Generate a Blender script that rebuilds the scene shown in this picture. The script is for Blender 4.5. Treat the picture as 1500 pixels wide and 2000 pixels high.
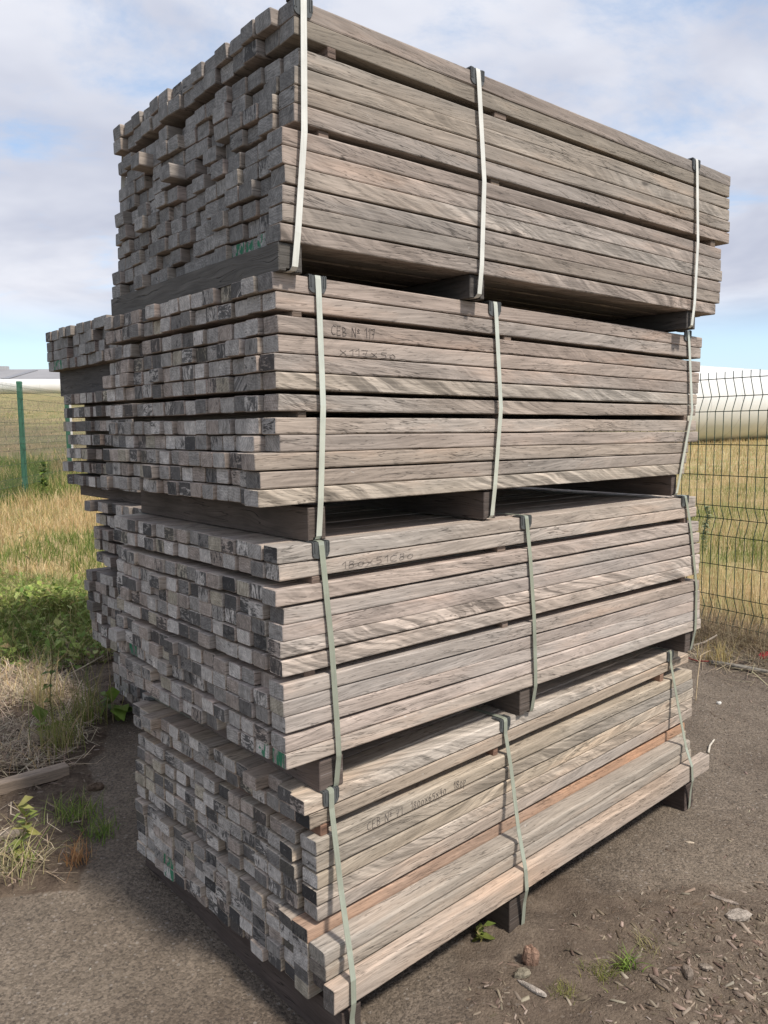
import bpy, math, random
import numpy as np
from mathutils import Matrix, Vector

for o in list(bpy.data.objects):
    bpy.data.objects.remove(o)
S = bpy.context.scene
COL = S.collection
EYE = 1.44

# ------------------------------------------------------------------ camera
PITCH, ROLL, YAW = 0.106194501, -0.00970756748, 0.855573909
FOC = 1533.95
cp, sp, cr, sr = math.cos(PITCH), math.sin(PITCH), math.cos(ROLL), math.sin(ROLL)
fw = Vector((0, cp, -sp)); up0 = Vector((0, sp, cp)); rt0 = Vector((1, 0, 0))
rt = rt0 * cr + up0 * sr
up = up0 * cr - rt0 * sr
cam_d = bpy.data.cameras.new('camera')
cam = bpy.data.objects.new('camera', cam_d)
COL.objects.link(cam)
m3 = Matrix((rt, up, -fw)).transposed()
cam.matrix_world = Matrix.Translation((0, 0, EYE)) @ m3.to_4x4()
cam_d.sensor_fit = 'HORIZONTAL'
cam_d.sensor_width = 36
cam_d.lens = 36 * FOC / 1500
cam_d.clip_start = 0.05
cam_d.clip_end = 3000
S.camera = cam

# ------------------------------------------------------------------ light
SUN_EL = math.radians(53)
SUN_AZ = (0.745, -0.667)          # horizontal direction towards the sun
sd = Vector((SUN_AZ[0] * math.cos(SUN_EL), SUN_AZ[1] * math.cos(SUN_EL), math.sin(SUN_EL)))
sun_d = bpy.data.lights.new('sun', 'SUN')
sun_d.energy = 2.85
sun_d.angle = math.radians(6)
sun_d.color = (1.0, 0.93, 0.84)
sun = bpy.data.objects.new('sun', sun_d)
sun.rotation_euler = sd.to_track_quat('Z', 'Y').to_euler()
sun.location = (6, -5, 8)
COL.objects.link(sun)

S.view_settings.view_transform = 'Standard'
S.view_settings.look = 'None'
S.view_settings.exposure = 0.68
S.view_settings.gamma = 1.0
S.cycles.use_denoising = True
S.cycles.max_bounces = 6


class NT:
    """small helper for node trees"""
    def __init__(s, tree):
        s.t = tree; s.n = tree.nodes; s.l = tree.links
    def add(s, typ, **kw):
        nd = s.n.new(typ)
        for k, v in kw.items():
            setattr(nd, k, v)
        return nd
    def put(s, sock, v):
        if hasattr(v, 'is_output') or isinstance(v, bpy.types.NodeSocket):
            s.l.new(v, sock)
        elif v is not None:
            if sock.type == 'VECTOR' and hasattr(v, '__len__'):
                v = tuple(v)[:3]
            sock.default_value = v
    def math(s, op, a, b=None, c=None, clamp=False):
        nd = s.add('ShaderNodeMath', operation=op, use_clamp=clamp)
        for i, v in enumerate((a, b, c)):
            if v is not None:
                s.put(nd.inputs[i], v)
        return nd.outputs[0]
    def vmath(s, op, a, b=None):
        nd = s.add('ShaderNodeVectorMath', operation=op)
        s.put(nd.inputs[0], a)
        if b is not None:
            s.put(nd.inputs[1], b)
        return nd.outputs[0]
    def noise(s, vec, scale=1.0, detail=3.0, rough=0.55, dist=0.0):
        nd = s.add('ShaderNodeTexNoise')
        s.put(nd.inputs['Vector'], vec)
        nd.inputs['Scale'].default_value = scale
        nd.inputs['Detail'].default_value = detail
        nd.inputs['Roughness'].default_value = rough
        nd.inputs['Distortion'].default_value = dist
        return nd.outputs['Fac']
    def step(s, v, a, b, lo=0.0, hi=1.0, smooth=True):
        nd = s.add('ShaderNodeMapRange', interpolation_type='SMOOTHSTEP' if smooth else 'LINEAR')
        s.put(nd.inputs['Value'], v)
        s.put(nd.inputs['From Min'], a); s.put(nd.inputs['From Max'], b)
        nd.inputs['To Min'].default_value = lo; nd.inputs['To Max'].default_value = hi
        return nd.outputs[0]
    def mix(s, f, a, b, mode='MIX'):
        nd = s.add('ShaderNodeMix', data_type='RGBA', blend_type=mode)
        s.put(nd.inputs[0], f); s.put(nd.inputs[6], a); s.put(nd.inputs[7], b)
        return nd.outputs[2]
    def gain(s, col, f):
        """colour times a scalar"""
        nd = s.add('ShaderNodeVectorMath', operation='SCALE')
        s.put(nd.inputs[0], col); s.put(nd.inputs['Scale'], f)
        return nd.outputs[0]
    def attr(s, name, out='Fac'):
        nd = s.add('ShaderNodeAttribute', attribute_name=name)
        return nd.outputs[out]
    def xyz(s, vec):
        nd = s.add('ShaderNodeSeparateXYZ'); s.put(nd.inputs[0], vec)
        return nd.outputs
    def comb(s, x, y, z):
        nd = s.add('ShaderNodeCombineXYZ')
        s.put(nd.inputs[0], x); s.put(nd.inputs[1], y); s.put(nd.inputs[2], z)
        return nd.outputs[0]
    def bump(s, h, strength=0.5, dist=0.002):
        nd = s.add('ShaderNodeBump')
        s.put(nd.inputs['Height'], h)
        nd.inputs['Strength'].default_value = strength
        nd.inputs['Distance'].default_value = dist
        return nd.outputs[0]


def rgb(r, g, b):
    return (r, g, b, 1.0)


# ------------------------------------------------------------------ world
w = bpy.data.worlds.new('World'); S.world = w; w.use_nodes = True
T = NT(w.node_tree)
T.n.clear()
sky = T.add('ShaderNodeTexSky', sky_type='NISHITA', sun_disc=False)
sky.sun_elevation = SUN_EL
sky.sun_rotation = math.atan2(SUN_AZ[0], SUN_AZ[1])
sky.air_density = 1.0; sky.dust_density = 0.6; sky.ozone_density = 1.3
tc = T.add('ShaderNodeTexCoord')
dx, dy, dz = T.xyz(tc.outputs['Generated'])
den = T.math('ADD', T.math('MAXIMUM', dz, 0.0), 0.17)
pv = T.comb(T.math('DIVIDE', dx, den), T.math('DIVIDE', dy, den), 0.0)
pv = T.vmath('ADD', pv, (3.1, 1.7, 0.4))
c1 = T.noise(pv, 1.25, 8, 0.62, 0.5)
c2 = T.noise(T.vmath('ADD', pv, (7.3, 2.2, 1.0)), 2.3, 6, 0.6, 0.2)
cov = T.math('ADD', T.math('MULTIPLY', c1, 0.75), T.math('MULTIPLY', c2, 0.25))
cmask = T.step(cov, 0.33, 0.50)
lowcut = T.step(dz, 0.085, 0.16)
cmask = T.math('MULTIPLY', cmask, lowcut)
shade = T.step(T.noise(T.vmath('ADD', pv, (1.3, 5.2, 3.0)), 1.1, 5, 0.55, 0.3), 0.32, 0.68)
ccol = T.mix(shade, rgb(2.2, 2.36, 2.9), rgb(3.6, 3.68, 4.0))
skyc = T.mix(0.45, sky.outputs[0], rgb(1.5, 2.2, 3.1))
# pale clear strip above the horizon
skyc = T.mix(T.step(dz, 0.0, 0.14, 0.75, 0.0), skyc, rgb(2.7, 3.5, 4.0))
final = T.mix(cmask, skyc, ccol)
bg = T.add('ShaderNodeBackground')
T.put(bg.inputs[0], final)
bg.inputs[1].default_value = 0.15
wo = T.add('ShaderNodeOutputWorld')
T.l.new(bg.outputs[0], wo.inputs[0])


# ------------------------------------------------------------------ materials
def new_mat(name):
    m = bpy.data.materials.new(name); m.use_nodes = True
    t = NT(m.node_tree)
    b = t.n['Principled BSDF']
    return m, t, b


def plain(name, col, rough=0.7, spec=0.3, var=0.15, scale=30, bump=0.2, bdist=0.001, metal=0.0):
    m, t, b = new_mat(name)
    tc = t.add('ShaderNodeTexCoord').outputs['Object']
    n = t.noise(tc, scale, 4, 0.6)
    f = t.step(n, 0.3, 0.7, 1 - var, 1 + var, False)
    t.put(b.inputs['Base Color'], t.gain(rgb(*col), f))
    b.inputs['Roughness'].default_value = rough
    b.inputs['Specular IOR Level'].default_value = spec
    b.inputs['Metallic'].default_value = metal
    if bump:
        t.put(b.inputs['Normal'], t.bump(t.noise(tc, scale * 4, 3), bump, bdist))
    return m


def wood_side():
    m, t, b = new_mat('weathered_timber')
    oc = t.add('ShaderNodeTexCoord').outputs['Object']
    seed = t.attr('seed', 'Vector')
    sx, sy, sz = t.xyz(seed)
    tint = t.attr('tint', 'Color')
    p = t.vmath('ADD', oc, seed)
    px, py, pz = t.xyz(p)
    cross = t.math('ADD', pz, t.math('MULTIPLY', py, 0.83))
    # warp
    wv = t.noise(t.comb(t.math('MULTIPLY', px, 2.2), t.math('MULTIPLY', cross, 9.0), sy), 1, 2)
    wv = t.math('SUBTRACT', wv, 0.5)
    slant = t.math('MULTIPLY', t.math('SUBTRACT', t.math('FRACT', t.math('MULTIPLY', sy, 3.7)), 0.5), 0.35)
    cw = t.math('ADD', cross, t.math('ADD', t.math('MULTIPLY', wv, 0.05), t.math('MULTIPLY', px, t.math('MULTIPLY', slant, 0.35))))
    fine = t.noise(t.comb(t.math('MULTIPLY', px, 7.0), t.math('MULTIPLY', cw, 210.0), sz), 1, 5, 0.62)
    med = t.noise(t.comb(t.math('MULTIPLY', px, 2.6), t.math('MULTIPLY', cw, 55.0), sz), 1, 4, 0.6)
    pores = t.noise(t.comb(t.math('MULTIPLY', px, 26.0), t.math('MULTIPLY', cw, 330.0), sx), 1, 2, 0.6)
    poref = t.step(pores, 0.60, 0.70)
    # dark oblique grain lines
    ln = t.noise(t.comb(t.math('MULTIPLY', px, 5.5), t.math('MULTIPLY', t.math('ADD', cw, t.math('MULTIPLY', px, 0.07)), 95.0), sy), 1, 3, 0.55)
    lnf = t.step(t.math('ABSOLUTE', t.math('SUBTRACT', ln, 0.5)), 0.0, 0.022, 1.0, 0.0)
    lnm = t.step(t.noise(t.comb(t.math('MULTIPLY', px, 2.3), t.math('MULTIPLY', cross, 14.0), sx), 1, 2), 0.45, 0.62)
    lnf = t.math('MULTIPLY', lnf, lnm)
    # flame figure: oblique light and dark bands
    sgn = t.math('SIGN', t.math('ADD', slant, 0.1))
    a = t.math('ADD', px, t.math('MULTIPLY', cross, t.math('MULTIPLY', sgn, 2.6)))
    a = t.math('ADD', a, t.math('MULTIPLY', wv, 0.28))
    fig = t.noise(t.comb(t.math('MULTIPLY', a, 21.0), t.math('MULTIPLY', cross, 9.0), sz), 1, 5, 0.62, 0.6)
    figm = t.step(t.noise(t.comb(t.math('MULTIPLY', px, 1.7), t.math('MULTIPLY', cross, 4.0), sx), 1, 1), 0.32, 0.56, 0.25, 1.0)
    figm = t.math('MULTIPLY', figm, t.attr('mark', 'Fac'))
    figv = t.math('MULTIPLY', t.math('SUBTRACT', t.step(fig, 0.34, 0.66), 0.5), figm)
    blotch = t.noise(t.comb(t.math('MULTIPLY', px, 2.1), t.math('MULTIPLY', cross, 11.0), sz), 1, 4, 0.6)
    big = t.noise(t.comb(t.math('MULTIPLY', px, 0.9), t.math('MULTIPLY', cross, 3.0), sy), 1, 2, 0.5)
    v = t.math('MULTIPLY', t.step(fine, 0.28, 0.72, 0.70, 1.28, False), t.step(med, 0.28, 0.72, 0.84, 1.16, False))
    v = t.math('MULTIPLY', v, t.math('ADD', 1.0, t.math('MULTIPLY', figv, 0.82)))
    v = t.math('MULTIPLY', v, t.step(blotch, 0.25, 0.75, 0.76, 1.2, False))
    v = t.math('MULTIPLY', v, t.math('SUBTRACT', 1.0, t.math('MULTIPLY', poref, 0.45)))
    v = t.math('MULTIPLY', v, t.math('SUBTRACT', 1.0, t.math('MULTIPLY', lnf, 0.65)))
    col = t.gain(tint, v)
    kv = t.add('ShaderNodeTexVoronoi', feature='F1')
    t.put(kv.inputs['Vector'], t.comb(t.math('MULTIPLY', px, 3.2), t.math('MULTIPLY', cross, 9.0), sy)); kv.inputs['Scale'].default_value = 1
    kc = t.add('ShaderNodeRGBToBW'); t.put(kc.inputs[0], kv.outputs['Color'])
    kf = t.math('MULTIPLY', t.step(kv.outputs['Distance'], 0.03, 0.085, 1.0, 0.0), t.step(kc.outputs[0], 0.62, 0.66))
    col = t.mix(t.math('MULTIPLY', kf, 0.7), col, rgb(0.06, 0.047, 0.04))
    # silvery grey weathering and warm fresh patches
    lum = t.add('ShaderNodeRGBToBW'); t.put(lum.inputs[0], col)
    g = t.comb(t.math('MULTIPLY', lum.outputs[0], 1.04), lum.outputs[0], t.math('MULTIPLY', lum.outputs[0], 0.94))
    col = t.mix(t.step(big, 0.42, 0.66, 0.0, 0.45), col, g)
    warm = t.mix(1.0, col, rgb(1.08, 0.96, 0.88), 'MULTIPLY')
    col = t.mix(t.step(blotch, 0.52, 0.68, 0.0, 0.5), col, warm)
    # bird lime and pale scuffs
    sp = t.noise(t.comb(t.math('MULTIPLY', px, 30.0), t.math('MULTIPLY', cross, 60.0), sz), 1, 3, 0.6)
    spm = t.noise(t.comb(t.math('MULTIPLY', px, 3.0), t.math('MULTIPLY', cross, 5.0), sx), 1, 1)
    spf = t.math('MULTIPLY', t.step(sp, 0.71, 0.75), t.step(spm, 0.52, 0.62))
    col = t.mix(t.math('MULTIPLY', spf, 0.6), col, rgb(0.55, 0.53, 0.5))
    t.put(b.inputs['Base Color'], col)
    b.inputs['Roughness'].default_value = 0.82
    b.inputs['Specular IOR Level'].default_value = 0.22
    h = t.math('ADD', fine, t.math('MULTIPLY', lnf, -0.7))
    h = t.math('ADD', h, t.math('MULTIPLY', poref, -0.4))
    t.put(b.inputs['Normal'], t.bump(h, 0.55, 0.0012))
    return m


def wood_end():
    m, t, b = new_mat('timber_end_grain')
    oc = t.add('ShaderNodeTexCoord').outputs['Object']
    seed = t.attr('seed', 'Vector')
    sx, sy, sz = t.xyz(seed)
    tint = t.attr('tint', 'Color')
    mark = t.attr('mark', 'Fac')
    paint = t.attr('paint', 'Fac')
    p = t.vmath('ADD', oc, seed)
    px, py, pz = t.xyz(p)
    n1 = t.noise(t.comb(0.0, t.math('MULTIPLY', py, 45.0), t.math('MULTIPLY', pz, 45.0)), 1, 5, 0.65)
    # saw marks, vertical or horizontal by timber
    pick = t.step(t.math('FRACT', t.math('MULTIPLY', sx, 7.1)), 0.48, 0.52)
    ay = t.math('ADD', t.math('MULTIPLY', py, t.math('SUBTRACT', 1.0, pick)), t.math('MULTIPLY', pz, pick))
    az = t.math('ADD', t.math('MULTIPLY', pz, t.math('SUBTRACT', 1.0, pick)), t.math('MULTIPLY', py, pick))
    saw = t.noise(t.comb(sx, t.math('MULTIPLY', ay, 520.0), t.math('MULTIPLY', az, 28.0)), 1, 3, 0.6)
    speck = t.noise(t.comb(sy, t.math('MULTIPLY', py, 700.0), t.math('MULTIPLY', pz, 700.0)), 1, 2, 0.6)
    v = t.math('MULTIPLY', t.step(n1, 0.28, 0.72, 0.60, 1.32, False), t.step(saw, 0.3, 0.7, 0.72, 1.2, False))
    v = t.math('MULTIPLY', v, t.step(speck, 0.3, 0.7, 0.85, 1.12, False))
    # growth bands across the end
    ang = t.math('MULTIPLY', sy, 1.7)
    gl = t.math('ADD', t.math('MULTIPLY', py, t.math('COSINE', ang)), t.math('MULTIPLY', pz, t.math('SINE', ang)))
    gb = t.math('SINE', t.math('ADD', t.math('MULTIPLY', gl, 900.0), t.math('MULTIPLY', t.noise(t.comb(sz, t.math('MULTIPLY', py, 30.0), t.math('MULTIPLY', pz, 30.0)), 1, 2), 22.0)))
    v = t.math('MULTIPLY', v, t.math('ADD', 0.97, t.math('MULTIPLY', gb, 0.11)))
    col = t.gain(tint, v)
    # black tar-like stain, streaky
    n2 = t.noise(t.comb(sz, t.math('MULTIPLY', ay, 60.0), t.math('MULTIPLY', az, 26.0)), 1, 4, 0.68, 0.9)
    n3 = t.noise(t.comb(sy, t.math('MULTIPLY', ay, 340.0), t.math('MULTIPLY', az, 60.0)), 1, 3, 0.6, 0.5)
    st = t.math('ADD', t.math('MULTIPLY', n2, 0.7), t.math('MULTIPLY', n3, 0.3))
    thr = t.math('SUBTRACT', 0.78, t.math('MULTIPLY', mark, 0.46))
    mk = t.step(st, thr, t.math('ADD', thr, 0.06))
    col = t.mix(t.math('MULTIPLY', mk, 0.8), col, rgb(0.034, 0.033, 0.034))
    # pale worn scratches
    scr = t.step(t.noise(t.comb(sx, t.math('MULTIPLY', t.math('ADD', py, t.math('MULTIPLY', pz, 0.6)), 420.0), t.math('MULTIPLY', pz, 35.0)), 1, 2), 0.66, 0.72)
    col = t.mix(t.math('MULTIPLY', scr, 0.35), col, rgb(0.42, 0.4, 0.38))
    # checks
    ck = t.noise(t.comb(sz, t.math('MULTIPLY', py, 70.0), t.math('MULTIPLY', pz, 70.0)), 1, 2, 0.5, 1.2)
    ckf = t.step(t.math('ABSOLUTE', t.math('SUBTRACT', ck, 0.5)), 0.0, 0.012, 1.0, 0.0)
    col = t.mix(t.math('MULTIPLY', ckf, 0.45), col, rgb(0.03, 0.028, 0.027))
    # green marker spray
    gp = t.noise(t.comb(sy, t.math('MULTIPLY', py, 60.0), t.math('MULTIPLY', pz, 24.0)), 1, 4, 0.6, 0.6)
    gpf = t.math('MULTIPLY', t.step(gp, 0.50, 0.54), paint)
    col = t.mix(t.math('MULTIPLY', gpf, 0.9), col, rgb(0.02, 0.17, 0.085))
    t.put(b.inputs['Base Color'], col)
    b.inputs['Roughness'].default_value = 0.85
    b.inputs['Specular IOR Level'].default_value = 0.2
    h = t.math('ADD', t.math('ADD', saw, t.math('MULTIPLY', n1, 0.8)), t.math('MULTIPLY', ckf, -0.8))
    t.put(b.inputs['Normal'], t.bump(h, 0.7, 0.0015))
    return m


M_SIDE = wood_side()
M_END = wood_end()
M_PROT = plain('corner_plastic', (0.085, 0.09, 0.09), 0.42, 0.4, 0.2, 60, 0.1)
M_PENCIL = plain('pencil', (0.11, 0.095, 0.09), 0.6, 0.2, 0.1, 200, 0)


def strap_mat():
    m, t, b = new_mat('polyester_strap')
    oc = t.add('ShaderNodeTexCoord').outputs['Object']
    x, y, z = t.xyz(oc)
    n = t.noise(t.comb(t.math('MULTIPLY', x, 300.0), t.math('MULTIPLY', y, 8.0), t.math('MULTIPLY', z, 8.0)), 1, 3)
    d = t.noise(oc, 18, 4, 0.6)
    f = t.math('MULTIPLY', t.step(n, 0.3, 0.7, 0.92, 1.06, False), t.step(d, 0.3, 0.7, 0.86, 1.08, False))
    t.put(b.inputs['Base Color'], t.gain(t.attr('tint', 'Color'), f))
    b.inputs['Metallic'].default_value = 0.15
    b.inputs['Roughness'].default_value = 0.27
    b.inputs['Specular IOR Level'].default_value = 0.6
    t.put(b.inputs['Normal'], t.bump(t.noise(t.comb(t.math('MULTIPLY', x, 900.0), t.math('MULTIPLY', y, 900.0), t.math('MULTIPLY', z, 900.0)), 1, 1), 0.15, 0.0005))
    return m


M_STRAP = strap_mat()


# ------------------------------------------------------------------ mesh helpers
class MB:
    def __init__(s):
        s.v = []; s.f = []; s.m = []; s.tint = []; s.seed = []; s.mark = []; s.paint = []
        s.cur = ((0.25, 0.2, 0.17), (0, 0, 0), 0.0, 0.0)
    def face(s, idx, m=0, cur=None):
        c = cur or s.cur
        s.f.append(idx); s.m.append(m)
        s.tint.append(c[0]); s.seed.append(c[1]); s.mark.append(c[2]); s.paint.append(c[3])
    def loft(s, rings, m=0, cap=(None, None), caps_cur=(None, None), closed=True):
        """rings: list of lists of points; caps get material cap[i]"""
        b = len(s.v); n = len(rings[0])
        for r in rings:
            s.v.extend(r)
        for i in range(len(rings) - 1):
            for j in range(n if closed else n - 1):
                k = (j + 1) % n
                s.face((b + i * n + j, b + i * n + k, b + (i + 1) * n + k, b + (i + 1) * n + j), m)
        if cap[0] is not None:
            s.face(tuple(b + n - 1 - j for j in range(n)), cap[0], caps_cur[0])
        if cap[1] is not None:
            q = b + (len(rings) - 1) * n
            s.face(tuple(q + j for j in range(n)), cap[1], caps_cur[1])
    def box(s, lo, hi, m=0, r=0.0):
        x0, y0, z0 = lo; x1, y1, z1 = hi
        s.loft([prof(x0, y0, y1, z0, z1, r), prof(x1, y0, y1, z0, z1, r)], m, (m, m))
    def build(s, name, mats, parent=None, smooth=False):
        me = bpy.data.meshes.new(name)
        me.from_pydata([tuple(v) for v in s.v], [], s.f)
        for mt in (mats if isinstance(mats, (list, tuple)) else [mats]):
            me.materials.append(mt)
        nf = len(s.f)
        me.polygons.foreach_set('material_index', np.array(s.m, dtype=np.int32))
        a = me.attributes.new('tint', 'FLOAT_COLOR', 'FACE')
        t = np.ones((nf, 4), dtype=np.float32); t[:, :3] = np.array(s.tint, dtype=np.float32)
        a.data.foreach_set('color', t.ravel())
        a = me.attributes.new('seed', 'FLOAT_VECTOR', 'FACE')
        a.data.foreach_set('vector', np.array(s.seed, dtype=np.float32).ravel())
        for nm, arr in (('mark', s.mark), ('paint', s.paint)):
            a = me.attributes.new(nm, 'FLOAT', 'FACE')
            a.data.foreach_set('value', np.array(arr, dtype=np.float32))
        if smooth:
            me.polygons.foreach_set('use_smooth', np.ones(nf, dtype=bool))
        me.update()
        o = bpy.data.objects.new(name, me)
        COL.objects.link(o)
        if parent:
            o.parent = parent
        return o


def prof(x, y0, y1, z0, z1, r):
    if r <= 0:
        return [(x, y0, z0), (x, y1, z0), (x, y1, z1), (x, y0, z1)]
    k = r * 0.3
    return [(x, y0 + r, z0), (x, y1 - r, z0), (x, y1 - k, z0 + k), (x, y1, z0 + r), (x, y1, z1 - r), (x, y1 - k, z1 - k),
            (x, y1 - r, z1), (x, y0 + r, z1), (x, y0 + k, z1 - k), (x, y0, z1 - r), (x, y0, z0 + r), (x, y0 + k, z0 + k)]


def tag(o, label=None, cat=None, group=None, kind=None):
    if label: o['label'] = label
    if cat: o['category'] = cat
    if group: o['group'] = group
    if kind: o['kind'] = kind
    return o


def empty(name, loc, rz=0.0):
    o = bpy.data.objects.new(name, None)
    o.empty_display_size = 0.1
    o.location = loc; o.rotation_euler = (0, 0, rz)
    COL.objects.link(o)
    return o


ANG_U = math.pi / 2 - YAW
UX, UY = math.sin(YAW), math.cos(YAW)


def uv_world(u, v):
    return (u * UX - v * UY, u * UY + v * UX)


def timber(mb, rng, x0, x1, y0, y1, zn, zf, h, side, endc, mark=0.0, paint=0.0, r=0.0035, bow=0.0015, fig=0.15):
    """zn/zf: underside height at near / far end"""
    seed = (rng.uniform(0, 40), rng.uniform(0, 40), rng.uniform(0, 40))
    mb.cur = (side, seed, fig, 0.0)
    L = x1 - x0
    b1, b2 = rng.gauss(0, bow), rng.gauss(0, bow * 0.7)
    st = [x0, x0 + 0.0022] + [x0 + L * q + rng.uniform(-.01, .01) for q in (.03, .07, .13, .2, .28, .36, .45, .54, .63, .72, .8, .87, .93, .97)] + [x1 - 0.0022, x1]
    rings = []
    for i, x in enumerate(st):
        t = (x - x0) / L
        z = zn + (zf - zn) * t + b2 * math.sin(math.pi * t)
        dy = b1 * math.sin(math.pi * t)
        ins = 0.0014 if i in (0, len(st) - 1) else 0.0
        rr = r if not ins else r * 0.9
        ring = prof(x, y0 + dy + ins, y1 + dy - ins, z + ins, z + h - ins, rr)
        if not ins and 1 < i < len(st) - 2:
            dent = rng.random() < 0.12
            q = rng.randrange(12)
            ring = [(px, py + rng.gauss(0, .00035) + (((y0 + y1) / 2 - py) * .06 if dent and abs(j_ - q) < 2 else 0),
                     pz + rng.gauss(0, .00035) + ((z + h / 2 - pz) * .07 if dent and abs(j_ - q) < 2 else 0)) for j_, (px, py, pz) in enumerate(ring)]
        if i == 0:   # slightly out-of-square cut
            k1, k2 = rng.gauss(0, 0.03), rng.gauss(0, 0.03)
            ym, zm = (y0 + y1) / 2, z + h / 2
            ring = [(px + (py - ym) * k1 + (pz - zm) * k2, py, pz) for px, py, pz in ring]
        rings.append(ring)
    ec = (endc, seed, mark, paint)
    mb.loft(rings, 0, (1, 1), (ec, ec))


def jit(rng, c, a):
    f = 1 + rng.uniform(-a, a)
    return tuple(max(0.01, x * f * (1 + rng.uniform(-0.02, 0.02))) for x in c)


def end_colour(rng, style):
    q = rng.random()
    if style == 0:      # cool grey weathered
        b = rng.uniform(0.19, 0.33)
        return (b * 1.03, b * 0.985, b * 0.93)
    if q < 0.60:
        b = rng.uniform(0.26, 0.56); return (b * 1.03, b * 0.955, b * 0.88)
    if q < 0.79:
        b = rng.uniform(0.27, 0.40); return (b * 1.09, b * 0.92, b * 0.80)
    if q < 0.86 and style >= 1:
        b = rng.uniform(0.32, 0.45); return (b * 1.05, b * 0.93, b * 0.74)
    b = rng.uniform(0.12, 0.22)
    return (b * 1.03, b * 0.96, b * 0.9)


def ribbon(mb, pts, width, thick, m=0):
    """strap: pts (x,y,z) path in the y-z plane, width along x; closed loop"""
    n = len(pts)
    rings = []
    for i in range(n):
        p0, p1, p2 = pts[i - 1], pts[i], pts[(i + 1) % n]
        ty, tz = p2[1] - p0[1], p2[2] - p0[2]
        l = math.hypot(ty, tz) or 1
        ny, nz = -tz / l * thick / 2, ty / l * thick / 2
        x, y, z = p1
        h = width / 2
        rings.append([(x - h, y - ny, z - nz), (x + h, y - ny, z - nz), (x + h, y + ny, z + nz), (x - h, y + ny, z + nz)])
    rings.append(rings[0])
    mb.loft(rings, m)


def protector(parent, x, y, z, sgn=1, wdt=0.047, leg=0.037):
    """L-shaped plastic corner piece with rounded lower corners, ribs, over the front top edge; sgn=-1 for the back edge"""
    mb = MB()
    th = 0.0026
    def plate(to3):
        r = 0.013; hw = wdt / 2
        out = [(-hw, 0), (-hw, -leg + r)]
        for k in range(1, 5):
            a = math.pi + k * math.pi / 8
            out.append((-hw + r + r * math.cos(a), -leg + r + r * math.sin(a)))
        for k in range(0, 4):
            a = 1.5 * math.pi + k * math.pi / 8
            out.append((hw - r + r * math.cos(a), -leg + r + r * math.sin(a)))
        out += [(hw, -leg + r), (hw, 0)]
        mb.loft([[to3(a, b, 0) for a, b in out], [to3(a, b, th) for a, b in out]], 0, (0, 0))
        for ox in (-hw * 0.72, hw * 0.72, -hw * 0.95, hw * 0.95):
            o2 = [(ox - 0.0012, 0), (ox - 0.0012, -leg + r), (ox + 0.0012, -leg + r), (ox + 0.0012, 0)]
            mb.loft([[to3(a, b, th) for a, b in o2], [to3(a, b, th + 0.0016) for a, b in o2]], 0, (0, 0))
    plate(lambda a, b, c: (x + a, y - sgn * (c + 0.0008), z + b + 0.003))
    plate(lambda a, b, c: (x + a, y - sgn * (b + 0.003), z + c + 0.0008))
    return mb.build('corner_protector', M_PROT, parent)


def bearer(mb, rng, x0, x1, y0, y1, z0, z1, tint, notch=True):
    seed = (rng.uniform(0, 40), rng.uniform(0, 40), rng.uniform(0, 40))
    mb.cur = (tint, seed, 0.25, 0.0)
    xm = (x0 + x1) / 2; nw, nh = 0.012, 0.007
    r = 0.002
    def ring(y, ins=0.0):
        if notch:
            return [(x0 + ins, y, z0 + ins), (xm - nw, y, z0 + ins), (xm - nw, y, z0 + nh), (xm + nw, y, z0 + nh), (xm + nw, y, z0 + ins),
                    (x1 - ins, y, z0 + ins), (x1 - ins, y, z1 - ins), (x0 + ins, y, z1 - ins)]
        return [(x0 + ins, y, z0 + ins), (x1 - ins, y, z0 + ins), (x1 - ins, y, z1 - ins), (x0 + ins, y, z1 - ins)]
    ec = (tint, seed, 0.2, 0.0)
    b = len(mb.v)
    mb.loft([ring(y0, r), ring(y0 + r), ring(y1 - r), ring(y1, r)][::-1], 2, (1, 1), (ec, ec))


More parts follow.
